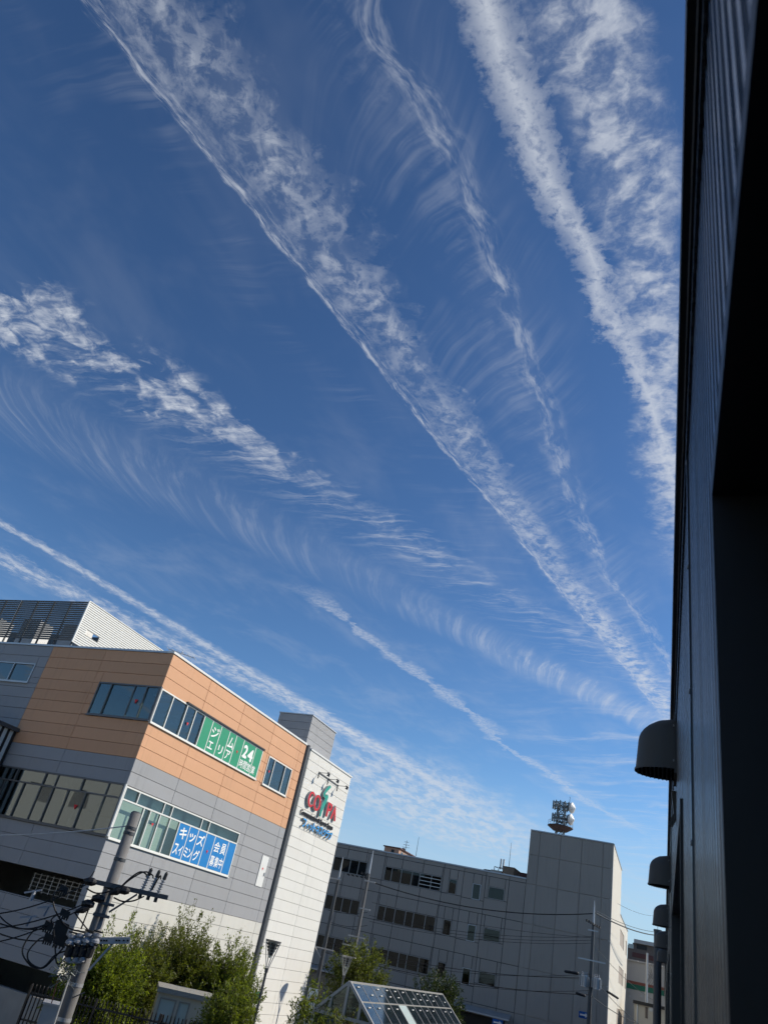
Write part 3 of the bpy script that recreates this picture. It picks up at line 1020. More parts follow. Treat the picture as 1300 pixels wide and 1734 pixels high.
def ribbed(mb, y0, y1, zlo=-99, zhi=99):
    pr = [p for p in prof if zlo <= p[1] <= zhi]
    k = len(mb.v)
    for (dx_, z_) in pr:
        mb.v += [(PX + dx_, y0, z_), (PX + dx_, y1, z_)]
    for i in range(len(pr) - 1):
        mb.f.append((k + 2 * i, k + 2 * i + 1, k + 2 * i + 3, k + 2 * i + 2))


ribbed(mb, PY, 29.66)
ribbed(mb, 29.66, 30.74, -99, 12.14)
ribbed(mb, 29.66, 30.74, 12.40, 99)
ribbed(mb, 30.74, 52.0)
side = obj('plant_screen', mb, M['white_metal'], club, label='white ribbed screen wall on the roof with a slot')
obj('edge_trim', MB().box(PX - 0.06, PX + 0.02, PY - 0.03, PY + 0.05, PB, PT + 0.03).box(PX - 0.06, PX + 0.02, PY + 0.05, 52.0, PT, PT + 0.04), M['white_metal'], side)
fr_mb = MB()
for i in range(12):
    xp = PX - 0.15 - i * 1.35
    fr_mb.box(xp - 0.04, xp + 0.04, PY + 0.10, PY + 0.18, ROOF - 0.4, PT - 0.05)
front = obj('screen_frame', fr_mb, M['darkgrey'], club)
nsl = 19
sl_me = {}
for i in range(nsl):
    za = PB + 0.05 + (PT - PB - 0.05) * i / nsl
    hgt = (PT - PB) / nsl
    for s_ in range(3):
        x1 = PX - 0.08 - s_ * 5.4
        x0 = x1 - 5.38
        key = 'louvre'
        if key not in sl_me:
            m_ = MB().slab([(0, 0.06, 0), (0, 0.0, hgt * 0.66), (0, 0.03, hgt * 0.70), (0, 0.07, hgt * 0.04)], (5.38, 0, 0)).mesh('louvre_slat')
            m_.materials.append(M['louvre'])
            sl_me[key] = m_
        o = bpy.data.objects.new('louvre_slat', sl_me[key])
        link(o, front)
        o.location = (x0, PY - 0.03, za)
rnd = random.Random(5)
for i in range(4):
    xp = PX - 2.2 - i * 3.4
    obj('roof_unit', MB().box(xp - rnd.uniform(0.5, 0.8), xp + rnd.uniform(0.3, 0.8), PY + 1.5, PY + 2.6, ROOF, 11.6 + rnd.uniform(0, 1.8)), M['galv'], club)
for i in range(26):                                        # far side of the plant enclosure, in sheets with slits between
    xs = PX - 0.4 - i * 0.62
    obj('rear_sheet', MB().box(xs - 0.585 - (0.0 if i % 3 else -0.05), xs, PY + 5.0, PY + 5.05, PB - 0.6, PT - 0.15), M['darkgrey'], club)
obj('roof_deck', MB().box(XL, PX, PY + 0.2, 45, ROOF - 0.34, ROOF - 0.1), M['concrete'], club)

# TV aerial on the roof corner
c = Vector((XF - 0.6, YF + 1.2, ROOF - 0.35))
ae = thing('roof_aerial', c, 0, 'small television aerial on the orange roof corner', 'aerial')
obj('mast', MB().cyl(c, c + Vector((0, 0, 1.0)), 0.022), M['galv'], ae)
e = MB()
e.bar(c + Vector((-0.7, -0.2, 0.95)), c + Vector((0.6, 0.3, 0.75)), 0.03)
for i in range(6):
    q = c + Vector((-0.7, -0.2, 0.95)).lerp(Vector((0.6, 0.3, 0.75)), i / 5)
    e.bar(q + Vector((-0.1, 0.28, 0)), q + Vector((0.1, -0.28, 0)), 0.018)
obj('elements', e, M['galv'], ae)

# ---- big wall sign
sign = thing('wall_sign', (TX, 43.8, 5.6), 0, 'raised red, green and blue lettering sign on the white tower', 'sign')
kS = 110 / 1272.0


def sp_(a, b, X=TX + 0.16):
    p = at_x((490 + kS * a, 1290 + kS * b), X)
    return p.y, p.z


def bbox(pts):
    q = [sp_(*p) for p in pts]
    return min(p[0] for p in q), max(p[0] for p in q), min(p[1] for p in q), max(p[1] for p in q)


SO = Vector((TX + 0.04, 0, 0))


def sign_poly(name, pts, mat, hole=None):
    """solid letter from an outline in wall coordinates"""
    q = [sp_(*p) for p in pts]
    bm = bmesh.new()
    vs = [bm.verts.new((0, a, b)) for a, b in q]
    edges = [bm.edges.new((vs[i], vs[(i + 1) % len(vs)])) for i in range(len(vs))]
    if hole:
        hq = [sp_(*p) for p in hole]
        hv = [bm.verts.new((0, a, b)) for a, b in hq]
        edges += [bm.edges.new((hv[i], hv[(i + 1) % len(hv)])) for i in range(len(hv))]
    r_ = bmesh.ops.triangle_fill(bm, edges=edges, use_beauty=True)
    fs = [g_ for g_ in r_['geom'] if isinstance(g_, bmesh.types.BMFace)]
    ex = bmesh.ops.extrude_face_region(bm, geom=fs)
    for g_ in ex['geom']:
        if isinstance(g_, bmesh.types.BMVert):
            g_.co.x += 0.12
    bmesh.ops.recalc_face_normals(bm, faces=bm.faces)
    me = bpy.data.meshes.new(name)
    for v_ in bm.verts:
        v_.co.x += TX + 0.04
    bm.to_mesh(me)
    bm.free()
    me.materials.append(mat)
    me.materials.append(M['sign_side'])
    for p in me.polygons:
        if p.normal.x < 0.5:
            p.material_index = 1
    o = bpy.data.objects.new(name, me)
    return link(o, sign)


def ell(cx, cy, ax_, ay_, bx_, by_, a0=0, a1=360, n=22):
    """ellipse from two conjugate half-axes, in the sign's survey units"""
    return [(cx + ax_ * math.cos(R(a0 + (a1 - a0) * i / n)) + bx_ * math.sin(R(a0 + (a1 - a0) * i / n)),
             cy + ay_ * math.cos(R(a0 + (a1 - a0) * i / n)) + by_ * math.sin(R(a0 + (a1 - a0) * i / n))) for i in range(n + (1 if a1 - a0 < 360 else 0))]


# C: open ring; long axis follows the tower's vertical, short axis its horizontal
outer = ell(435, 735, 62, 34, 34, -152, 38, 322)
inner = ell(440, 737, 34, 19, 21, -112, 322, 38)
sign_poly('letter', outer + inner, M['sign_red'])
o_out = ell(548, 805, 63, 36, 34, -155)
o_in = ell(550, 806, 34, 20, 21, -112)
sign_poly('letter', o_out, M['sign_red'], o_in)
sign_poly('letter', [(812, 462), (765, 478), (712, 540), (674, 608), (668, 668), (702, 722), (655, 800), (622, 900), (602, 985), (585, 1070), (614, 1076), (642, 975), (692, 872), (737, 772), (764, 690), (757, 645), (735, 640), (716, 668), (702, 655), (716, 612), (762, 560), (816, 505)], M['sign_teal'])
sign_poly('letter', [(768, 785), (820, 815), (846, 850), (842, 910), (815, 965), (785, 975), (768, 955), (740, 1078), (708, 1066), (735, 930)], M['sign_red'],
          [(785, 845), (810, 862), (812, 895), (800, 920), (780, 915), (774, 895)])
sign_poly('letter', [(906, 858), (912, 905), (900, 1170), (872, 1158), (882, 985), (828, 1120), (792, 1112)], M['sign_red'])
# tagline, fitted to the line it stands on
ta, tb = sp_(255, 975), sp_(870, 1325)
glyph('tagline', 'Communication & Sports Space', (ta[0], tb[0], (ta[1] + tb[1]) / 2 - 0.19, (ta[1] + tb[1]) / 2 + 0.19), SO, RU, RN, M['sign_black'], sign, 0.022, 0.04, M['sign_black'])
ka, kb = sp_(262, 1190), sp_(838, 1460)
n_k = 'フィットネスクラブ'
wk = (kb[0] - ka[0]) / len(n_k)
zc_ = (ka[1] + kb[1]) / 2
for i, ch in enumerate(n_k):
    sm = ch in 'ィッ'
    glyph('letter', ch, (ka[0] + i * wk + (0.07 if sm else 0.02), ka[0] + (i + 1) * wk - (0.05 if sm else 0.0), zc_ - 0.24, zc_ + (0.10 if sm else 0.24)), SO, RU, RN, M['sign_blue'], sign, 0.022, 0.11, M['sign_side'])
# lamps over the sign
lb = thing('sign_lamp_bar', (TX, 43.7, 8.85), 0, 'three spotlights on arms above the tower sign', 'lamp')
obj('conduit', MB().bar((TX + 0.05, 42.28, 8.90), (TX + 0.05, 45.17, 8.84), 0.035), M['black'], lb)
for yq in (42.28, 43.68, 45.17):
    zq = 8.90 - (yq - 42.28) * 0.02
    arm = obj('arm', MB().bar((TX, yq, zq), (TX + 0.66, yq, zq + 0.02), 0.028).bar((TX + 0.02, yq, zq + 0.06), (TX + 0.02, yq, zq - 0.34), 0.04), M['black'], lb)
    obj('lamp_head', MB().tube([(TX + 0.60, yq, zq + 0.05), (TX + 0.72, yq, zq - 0.02), (TX + 0.66, yq, zq - 0.16)], [0.05, 0.075, 0.105], 12), M['darkgrey'], arm)

# posters on the foot of the tower
pg = MB()
p0 = at_x((430.5, 1682), TX + 0.02)
po = thing('notice_board', (TX, p0.y, G), 0, 'green and white notice on the foot of the white tower', 'notice')
obj('board', MB().box(TX + 0.003, TX + 0.03, p0.y - 0.05, p0.y + 0.85, p0.z - 1.25, p0.z + 0.15), M['white'], po)
obj('green_sheet', MB().box(TX + 0.03, TX + 0.036, p0.y, p0.y + 0.8, p0.z - 0.45, p0.z + 0.1), M['far_green'], po)
obj('picture_sheet', MB().box(TX + 0.03, TX + 0.036, p0.y + 0.1, p0.y + 0.7, p0.z - 1.1, p0.z - 0.6), M['blind'], po)
obj('side_strip', MB().box(TX + 0.003, TX + 0.03, p0.y - 0.75, p0.y - 0.55, p0.z - 1.5, p0.z + 0.1), material('yellow_strip', (0.7, 0.42, 0.12), 0.6), po)

# stair enclosure with upright slats at the left edge
se = thing('stair_enclosure', (-33.0, 23.0, G), 0, 'stair enclosure with black slats over white panels at the left edge', 'staircase')
obj('wall', MB().box(-37.0, -30.48, 24.6, YF - 0.03, G, 5.55), M['white_metal'], se)
obj('roof', MB().box(-37.1, -30.28, 24.4, YF - 0.03, 5.55, 5.72), M['darkgrey'], se)
for i in range(4):
    yq = YF - 0.12 - i * 0.36
    obj('slat', MB().box(-30.48, -30.36, yq - 0.03, yq + 0.03, G, 5.55), M['black'], se)

# ------------------------------------------------------------------ the grey office building
K2 = 1.1
C0 = at_y((1038.5, 1430), 70.0 * K2)
al = math.atan(0.145)
bu = Vector((-math.cos(al), -math.sin(al), 0))           # along the front, away from the corner
bn = Vector((math.sin(al), -math.cos(al), 0))            # front normal
bv = Vector((-0.062, 0.998, 0)).normalized()             # along the lit side
bs = Vector((bv.y, -bv.x, 0))                            # side normal
BO = Vector((C0.x, C0.y, 0))
off = thing('office_building', (C0.x, C0.y, G), 0, 'grey panelled office building with square windows and tall end block', 'building')
TT, TL = 11.95 * K2, 6.95 * K2
MR, ML = 8.01 * K2, 34.0 * K2
D1, D2 = 13.5 * K2, 30.0 * K2
GZ = G - 0.02


def pt(u, v, z, n=0.0):
    return BO + bu * u + bv * v + bn * n + Zv * z


def bprism(u0, u1, v0, v1, z0, z1):
    p = [pt(u0, v0, z0), pt(u1, v0, z0), pt(u1, v1, z0), pt(u0, v1, z0)]
    return MB().slab(p, Zv * (z1 - z0))


wins = []                                                 # (u0, u1, z0, z1, kind)


def W(u0, u1, z0, z1, kind, cuts=()):
    wins.append((u0 * K2, u1 * K2, z0 * K2, z1 * K2, kind, [c_ * K2 for c_ in cuts]))


for zt, zb in ((6.93, 5.75), (3.80, 2.62), (0.66, -0.48)):
    W(14.10, 19.25, zb, zt, 'grp', (15.0, 16.05, 16.75, 17.70, 18.58))
    W(20.9, 24.1, zb, zt, 'grp', (21.7, 22.5, 23.3))
    W(12.74, 13.46, zb, zt, 'glass')
    W(10.66, 11.38, zb - 0.05, zt, 'blind')
    W(25.2, 29.5, zb, zt, 'grp', (26.2, 27.3, 28.4))
    W(8.64, 10.03, zb + 0.25, zt, 'glass' if zt > 6 else ('brown' if zt > 3 else 'glass'))
holes2 = [w_[:4] for w_ in wins]
NB = 0.05
bo = BO - bn * NB
core_rects = cells_minus(TL, ML, GZ, MR - 0.02, holes2)
obj('wall', wall_mesh(bo, bu, bn, core_rects, 0.25), M['joint_grey'], off)
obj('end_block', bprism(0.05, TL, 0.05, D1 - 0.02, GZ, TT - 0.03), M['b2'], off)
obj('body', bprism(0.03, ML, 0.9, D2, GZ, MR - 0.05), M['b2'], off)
obj('roof', bprism(TL, ML, 0.28, 0.9, MR - 0.5, MR - 0.06), M['concrete'], off)
vcol = [0, 0.82, 2.58, 4.35, 6.10, 6.95, 8.35, 10.32, 12.25, 14.0, 15.85, 17.75, 19.4, 21.1, 22.9, 24.7, 26.5, 28.3, 30.1, 32.0, 34.0]
vrow_t = [11.95, 10.0, 7.70, 4.70, 1.55, -1.6]
vrow_m = [8.01, 7.70, 4.74, 1.55, -1.6]
for i in range(len(vcol) - 1):
    a, b = vcol[i] * K2, vcol[i + 1] * K2
    rws = [q * K2 for q in (vrow_t if vcol[i] < 6.9 else vrow_m)] + [GZ]
    for j in range(len(rws) - 1):
        for (p_, q_, r_, s_) in cells_minus(a, b, rws[j + 1], rws[j], holes2):
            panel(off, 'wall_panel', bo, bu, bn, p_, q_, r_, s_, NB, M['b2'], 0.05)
# lit side wall with its windows
swin = [(14.1, 22.0, 5.51, 6.87), (25.7, 28.4, 5.45, 6.82), (13.6, 22.4, 2.36, 3.75), (25.6, 28.8, 2.33, 3.73), (12.2, 26.4, -2.6, 0.32)]
swin = [tuple(q * K2 for q in s_) for s_ in swin]
so = BO + bs * 0.02
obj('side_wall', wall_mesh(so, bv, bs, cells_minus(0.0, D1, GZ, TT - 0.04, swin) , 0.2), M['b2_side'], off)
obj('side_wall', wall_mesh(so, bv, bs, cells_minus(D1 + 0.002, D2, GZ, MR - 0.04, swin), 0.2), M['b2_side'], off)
obj('coping', wall_mesh(so + bs * 0.05 + Zv * 0, bv, bs, [(0, D1, TT - 0.04, TT + 0.06)], 0.3), M['b2_frame'], off)
obj('coping', wall_mesh(so + bs * 0.05, bv, bs, [(D1, D2, MR - 0.04, MR + 0.06)], 0.3), M['b2_frame'], off)
obj('coping', wall_mesh(bo + bn * (NB + 0.06), bu, bn, [(0.0, TL, TT, TT + 0.10)], 0.35), M['galv'], off)
obj('coping', wall_mesh(bo + bn * (NB + 0.06), bu, bn, [(TL + 0.01, ML, MR, MR + 0.12)], 0.35), M['galv'], off)
for s_ in swin:
    w_ = obj('window', wall_mesh(so - bs * 0.12, bv, bs, cells_minus(*s_, [(s_[0] + 0.08, s_[1] - 0.08, s_[2] + 0.08, s_[3] - 0.08)]), 0.06), M['b2_frame'], off)
    obj('pane', wall_mesh(so - bs * 0.15, bv, bs, [s_], 0.01), M['glass_dark'], w_)
    obj('backing', wall_mesh(so - bs * 0.21, bv, bs, [s_], 0.01), M['interior_dark'], w_)
rn = random.Random(3)
for (u0, u1, z0, z1, kind, cuts) in wins:
    fr_ = cells_minus(u0, u1, z0, z1, [(a + 0.035, b - 0.035, z0 + 0.06, z1 - 0.06) for a, b in zip([u0 + 0.03] + cuts, cuts + [u1 - 0.03])])
    w_ = obj('window', wall_mesh(bo + bn * (NB + 0.02), bu, bn, fr_, 0.12), M['b2_frame'] if kind != 'blind' else M['galv'], off)
    ed = [u0] + cuts + [u1]
    for q, (a, b) in enumerate(zip(ed[:-1], ed[1:])):
        bk = {'brown': 'blind_brown', 'blind': 'blind', 'glass': 'interior_dark'}.get(kind) or rn.choice(['blind', 'blind', 'blind', 'interior_dark', 'blind_brown' if z0 < 1 else 'blind'])
        rec = wall_mesh(bo + bn * (NB - 0.05 - 0.01 * (q % 2)), bu, bn, [(a + 0.02, b - 0.02, z0 + 0.05, z1 - 0.05)], 0.008)
        obj('pane', rec, M['glass_office'], w_)
        obj('blind', wall_mesh(bo + bn * (NB - 0.16), bu, bn, [(a + 0.02, b - 0.02, z0 + (0.05 if bk != 'interior_dark' else 0.5), z1 - 0.05)], 0.01), M[bk], w_)
    obj('backing', wall_mesh(bo - bn * 0.19, bu, bn, [(u0, u1, z0, z1)], 0.02), M['interior_dark'], w_)
# opened top-floor casement bars
g0 = MB()
for zz in (6.05, 6.35, 6.65):
    p_ = [pt(a * K2, 0, zz * K2, 0.03) for a in (14.15, 16.0)]
    g0.bar(p_[0], p_[1], 0.05)
obj('window_bars', g0, M['bright_alu'], off)
# ground-floor canopies
obj('canopy', MB().slab([pt(7.2 * K2, 0, -1.9 * K2, 0.06), pt(12.5 * K2, 0, -1.9 * K2, 0.06), pt(12.5 * K2, 0, -2.2 * K2, 1.4), pt(7.2 * K2, 0, -2.2 * K2, 1.4)], (0, 0, 0.12)), M['galv'], off)
obj('garage_shade', wall_mesh(bo + bn * (NB + 0.03), bu, bn, [(7.6 * K2, 12.3 * K2, G + 0.15, -2.3 * K2)], 0.02), M['black'], off)  # flat black sheet standing for the shade inside the open garage
obj('canopy', MB().slab([pt(19.0 * K2, 0, -1.75 * K2, 0.06), pt(30 * K2, 0, -1.75 * K2, 0.06), pt(30 * K2, 0, -1.95 * K2, 1.2), pt(19 * K2, 0, -1.95 * K2, 1.2)], (0, 0, 0.10)), M['galv'], off)
for i in range(7):
    a = (19.5 + i * 1.5) * K2
    d_ = obj('shop_front', wall_mesh(bo + bn * (NB + 0.03), bu, bn, cells_minus(a, a + 1.4 * K2, G + 0.15, -2.1 * K2, [(a + 0.08, a + 1.4 * K2 - 0.08, G + 0.5, -2.3 * K2)]), 0.05), M['b2_frame'], off)
    obj('pane', wall_mesh(bo + bn * (NB + 0.015), bu, bn, [(a + 0.05, a + 1.4 * K2 - 0.05, G + 0.45, -2.25 * K2)], 0.008), M['glass_dark'], d_)

# rooftop: cabinet, tanks, rod, radio mast
P_ = at_y((856, 1484), C0.y + 7.0)
cab = thing('roof_cabinet', (P_.x, P_.y, MR - 0.1), 0, 'brown sheet metal cabinet on the grey office roof', 'cabinet')
q0 = at_y((851.2, 1467), C0.y + 4.0)
q1 = at_y((870.6, 1468.8), C0.y + 4.0)
obj('body', MB().box(q0.x, q1.x, C0.y + 4.0, C0.y + 7.6, MR - 0.1, q0.z), M['brownbox'], cab)
obj('lid', MB().box(q0.x - 0.04, q1.x + 0.04, C0.y + 3.96, C0.y + 7.64, q0.z, q0.z + 0.05), M['maroon'], cab)
q2 = at_y((880, 1478), C0.y + 5.0)
un = thing('roof_hood', (q2.x, C0.y + 5.0, MR), 0, 'dark vent hood beside the brown roof cabinet', 'vent')
obj('body', MB().slab([(q2.x - 0.2, C0.y + 4.6, MR - 0.1), (q2.x + 1.1, C0.y + 4.6, MR - 0.1), (q2.x + 0.9, C0.y + 4.6, q2.z), (q2.x + 0.1, C0.y + 4.6, q2.z)], (0, 1.4, 0)), M['maroon'], un)
q3 = at_y((831, 1472), C0.y + 4.5)
tk = thing('roof_condenser', (q3.x, C0.y + 4.5, MR), 0, 'beige cooling unit with pipes on the grey office roof', 'condenser')
q4 = at_y((849, 1473), C0.y + 4.5)
obj('casing', MB().box(q3.x, q4.x, C0.y + 4.5, C0.y + 6, MR - 0.1, q3.z), M['far_beige'], tk)
pm = MB()
for i in range(3):
    xq = q3.x + 0.25 + i * 0.45
    pm.tube([(xq, C0.y + 4.8, q3.z), (xq, C0.y + 4.8, q3.z + 0.35), (xq + 0.35, C0.y + 4.8, q3.z + 0.3)], 0.05, 6)
obj('pipes', pm, M['darkgrey'], tk)
for i in range(2):
    obj('antenna_panel', MB().box(q4.x - 0.35 + i * 0.28, q4.x - 0.2 + i * 0.28, C0.y + 4.9, C0.y + 5.05, q3.z + 0.2, q3.z + 1.2), M['white_metal'], tk)
q5 = at_y((817, 1472), C0.y + 4.5)
tn = thing('roof_tank', (q5.x, C0.y + 4.5, MR), 0, 'low dark unit at the left of the roof condenser', 'unit')
obj('casing', MB().box(q5.x, q5.x + 1.1, C0.y + 4.6, C0.y + 5.6, MR - 0.1, q5.z + 0.02).box(q5.x + 0.1, q5.x + 1.0, C0.y + 4.65, C0.y + 5.5, q5.z + 0.02, q5.z + 0.08), M['darkgrey'], tn)
q6a, q6b = at_y((861, 1469), C0.y + 6.0), at_y((868, 1427), C0.y + 6.0)
rod = thing('lightning_rod', (q6a.x, q6a.y, q6a.z), 0, 'thin lightning rod above the brown roof cabinet', 'rod')
obj('rod', MB().cyl(q6a, Vector((q6a.x, q6a.y, q6b.z)), 0.035, 0.015, 6), M['darkgrey'], rod)
obj('base', MB().cyl(Vector((q6a.x, q6a.y, MR - 0.1)), q6a, 0.07, 0.05, 8), M['darkgrey'], rod)

# lattice radio mast with two dishes on the end block
MY = C0.y + 7.5
m0 = at_y((947, 1415.4), MY)
mt_ = at_y((951.5, 1359.5), MY)
mast = thing('radio_mast', (m0.x, MY, TT), 0, 'steel lattice radio mast with two white dishes on the end block roof', 'mast')
sc = mt_.z - m0.z
cx_, cy_, cz_ = m0.x, MY, m0.z - 0.6
lat = MB()
rr = 0.55
H_ = sc + 0.6
for i in range(4):
    t = math.pi / 4 + i * math.pi / 2
    lat.bar((cx_ + rr * math.cos(t), cy_ + rr * math.sin(t), cz_), (cx_ + rr * math.cos(t), cy_ + rr * math.sin(t), cz_ + H_), 0.09)
    t2 = t + math.pi / 2
    nb_ = 6
    for j in range(nb_):
        za, zb = cz_ + H_ * j / nb_, cz_ + H_ * (j + 1) / nb_
        A_ = (cx_ + rr * math.cos(t), cy_ + rr * math.sin(t))
        B_ = (cx_ + rr * math.cos(t2), cy_ + rr * math.sin(t2))
        lat.bar((*A_, za), (*B_, zb), 0.06)
        lat.bar((*B_, za), (*A_, zb), 0.06)
        lat.bar((*A_, zb), (*B_, zb), 0.06)
obj('lattice', lat, M['mast'], mast)
for zf in (0.52, 0.90):
    rg = MB()
    zc = cz_ + 0.6 + sc * zf
    for dz_ in (-0.22, 0.22):
        for i in range(12):
            t, t2 = 2 * math.pi * i / 12, 2 * math.pi * (i + 1) / 12
            rg.bar((cx_ + 0.92 * math.cos(t), cy_ + 0.92 * math.sin(t), zc + dz_), (cx_ + 0.92 * math.cos(t2), cy_ + 0.92 * math.sin(t2), zc + dz_), 0.09)
    for i in range(12):
        t = 2 * math.pi * i / 12
        rg.bar((cx_ + 0.92 * math.cos(t), cy_ + 0.92 * math.sin(t), zc - 0.4), (cx_ + 0.92 * math.cos(t), cy_ + 0.92 * math.sin(t), zc + 0.4), 0.11)
        if i % 3 == 0:
            rg.bar((cx_, cy_, zc), (cx_ + 0.92 * math.cos(t), cy_ + 0.92 * math.sin(t), zc), 0.07)
    obj('antenna_ring', rg, M['mast'], mast)
zp = cz_ + 0.6 + sc * 0.26
obj('platform', MB().lathe((cx_, cy_, zp), [(0.0, -0.42), (0.75, -0.40), (1.32, -0.02), (1.32, 0.05), (0.0, 0.05)], 24), M['mast_floor'], mast)
rl = MB()
for i in range(16):
    t, t2 = 2 * math.pi * i / 16, 2 * math.pi * (i + 1) / 16
    rl.bar((cx_ + 1.28 * math.cos(t), cy_ + 1.28 * math.sin(t), zp), (cx_ + 1.28 * math.cos(t), cy_ + 1.28 * math.sin(t), zp + 0.5), 0.025)
    rl.bar((cx_ + 1.28 * math.cos(t), cy_ + 1.28 * math.sin(t), zp + 0.5), (cx_ + 1.28 * math.cos(t2), cy_ + 1.28 * math.sin(t2), zp + 0.5), 0.03)
obj('railing', rl, M['galv'], mast)
for zf, dy_ in ((0.50, -0.35), (0.86, -0.1)):
    zc = cz_ + 0.6 + sc * zf
    dish = MB()
    n_ = 20
    prof_ = [(0.0, 0.0), (0.50, 0.0), (0.56, 0.12), (0.56, 0.22), (0.36, 0.36), (0.08, 0.52), (0.0, 0.53)]
    axd = Vector((0.985, -0.17, 0)).normalized()
    s1 = Vector((0, 0, 1)); s2 = axd.cross(s1)
    base_ = Vector((cx_, cy_ + dy_, zc)) + axd * 1.0
    k_ = len(dish.v)
    for r_, a_ in prof_:
        for i in range(n_):
            t = 2 * math.pi * i / n_
            dish.v.append(tuple(base_ + axd * a_ + (s1 * math.cos(t) + s2 * math.sin(t)) * r_))
    for j in range(len(prof_) - 1):
        for i in range(n_):
            q = (i + 1) % n_
            dish.f.append((k_ + j * n_ + i, k_ + j * n_ + q, k_ + (j + 1) * n_ + q, k_ + (j + 1) * n_ + i))
    dd = obj('dish', dish, M['white_metal'], mast, smooth_=False)
    obj('mount', MB().bar((cx_, cy_ + dy_, zc), base_, 0.12), M['darkgrey'], dd)
obj('whip', MB().cyl((cx_ + 0.8, cy_, cz_ + H_ - 0.2), (cx_ + 0.8, cy_, cz_ + H_ + 0.75), 0.035, 0.02, 6), M['darkgrey'], mast)

# pinkish block behind
pk = at_y((676.3, 1436), 125.0)
pa = at_y((651.4, 1433), 125.0)
pc = at_x((713.7, 1450), pk.x)
pb = thing('pink_apartment_block', (pk.x, 125.0, G), 0, 'pinkish tiled apartment block peeping over the grey roof', 'building')
LY = pc.y - 125.0
obj('wall', MB().box(pa.x, pk.x, 125.0, pc.y, G, pk.z - 0.12), M['pink'], pb)
obj('roof', MB().box(pa.x - 0.2, pk.x + 0.25, 124.8, pc.y + 0.2, pk.z - 0.12, pk.z + 0.04), M['maroon'], pb)
for i in range(6):
    yq = 125 + LY * (0.08 + 0.155 * i)
    w_ = obj('window', MB().box(pk.x - 0.1, pk.x + 0.04, yq, yq + LY * 0.10, pk.z - 1.15, pk.z - 0.42), M['b2_frame'], pb)
    obj('pane', MB().box(pk.x + 0.041, pk.x + 0.06, yq + 0.15, yq + LY * 0.10 - 0.15, pk.z - 1.08, pk.z - 0.50), M['glass_dark'], w_)
w_ = obj('window', MB().box(pa.x + 1.3, pa.x + 1.8, 124.95, 125.05, pk.z - 0.85, pk.z - 0.40), M['black'], pb)
pq = thing('apartment_aerial', (pk.x - 0.3, 127.0, pk.z - 0.2), 0, 'small aerial on the pinkish apartment block', 'aerial')
am = MB().cyl((pk.x + 0.3, 127.0, pk.z - 0.2), (pk.x + 0.3, 127.0, pk.z + 1.6), 0.05, 0.04, 6)
for zz, ll in ((0.5, 0.7), (0.9, 0.55), (1.35, 0.4)):
    am.bar((pk.x + 0.3 - ll, 127.0, pk.z + zz), (pk.x + 0.3 + ll, 127.0, pk.z + zz), 0.05)
obj('mast', am, M['darkgrey'], pq)
obj('dish', MB().lathe((pk.x + 0.1, 126.6, pk.z - 0.1), [(0.0, 0.0), (0.25, 0.08), (0.3, 0.3), (0.0, 0.45)], 10), M['darkgrey'], pq)
obj('whip', MB().cyl((pk.x + 1.2, 130.0, pk.z - 0.2), (pk.x + 1.2, 130.0, pk.z + 2.9), 0.05, 0.03, 6), M['darkgrey'], pq)

# buildings at the far right end of the street
kf = 0.1003


def fr(a, b, Y):
    return at_y((1030 + kf * a, 1560 + kf * b), Y)


YB = 135.0
a0, a1 = fr(430, 300, YB), fr(800, 355, YB)
fb_ = thing('brown_apartment_house', (a0.x, YB, G), 0, 'dark brown apartment house with flat top beyond the street end', 'building')
bl = fr(320, 400, YB)
obj('wall', MB().box(bl.x, a1.x + 8, YB, YB + 9, G, bl.z).box(fr(480, 0, YB).x - 0.6, a1.x + 8, YB + 0.1, YB + 8.8, bl.z, a0.z - 0.5), M['far_brown'], fb_)
obj('roof', MB().box(a0.x, a1.x + 8, YB - 0.4, YB + 9, a0.z - 0.5, a0.z), M['far_white'], fb_)
w_ = obj('window', MB().box(fr(340, 0, YB).x, fr(430, 0, YB).x, YB - 0.1, YB, fr(340, 450, YB).z, fr(340, 375, YB).z), M['galv'], fb_)
obj('pane', MB().box(fr(345, 0, YB).x, fr(425, 0, YB).x, YB - 0.14, YB - 0.11, fr(340, 446, YB).z, fr(340, 380, YB).z), M['frosted'], w_)
w_ = obj('window', MB().box(fr(480, 0, YB).x, fr(650, 0, YB).x, YB - 0.06, YB, fr(480, 465, YB).z, fr(480, 390, YB).z), M['black'], fb_)
w_ = obj('balcony', MB().box(fr(410, 0, YB).x, a1.x + 8, YB - 0.08, YB, fr(410, 600, YB).z, fr(410, 520, YB).z), M['maroon'], fb_)
YW = 112.0
b0, b1 = fr(250, 620, YW), fr(1100, 720, YW)
fw_ = thing('white_shop_building', (b0.x, YW, G), 0, 'off-white building with a green and red stripe at the street end', 'building')
obj('wall', MB().box(b0.x - 1, b1.x + 6, YW, YW + 14, G, b0.z - 0.15), M['far_white'], fw_)
for i in range(8):
    obj('roof_tile', MB().box(b0.x - 1 + i * 1.4, b0.x + 0.32 + i * 1.4, YW - 0.25, YW + 1.0, b0.z - 0.15, b0.z + 0.02), M['far_white'], fw_)
st_z = fr(305, 1010, YW).z
obj('stripe', MB().box(b0.x - 1, b1.x + 6, YW - 0.05, YW, st_z - 0.15, st_z + 0.15), M['far_red'], fw_)
obj('stripe', MB().box(b0.x - 1, b1.x + 6, YW - 0.05, YW, st_z - 0.72, st_z - 0.17), M['far_green'], fw_)
for a_, b_ in ((345, 1180), (360, 1270), (545, 1265)):
    q = fr(a_, b_, YW)
    obj('vent', MB().box(q.x - 0.12, q.x + 0.12, YW - 0.12, YW, q.z - 0.1, q.z + 0.12), M['galv'], fw_)
YG = 96.0
c0, c1 = fr(415, 1325, YG), fr(1100, 1440, YG)
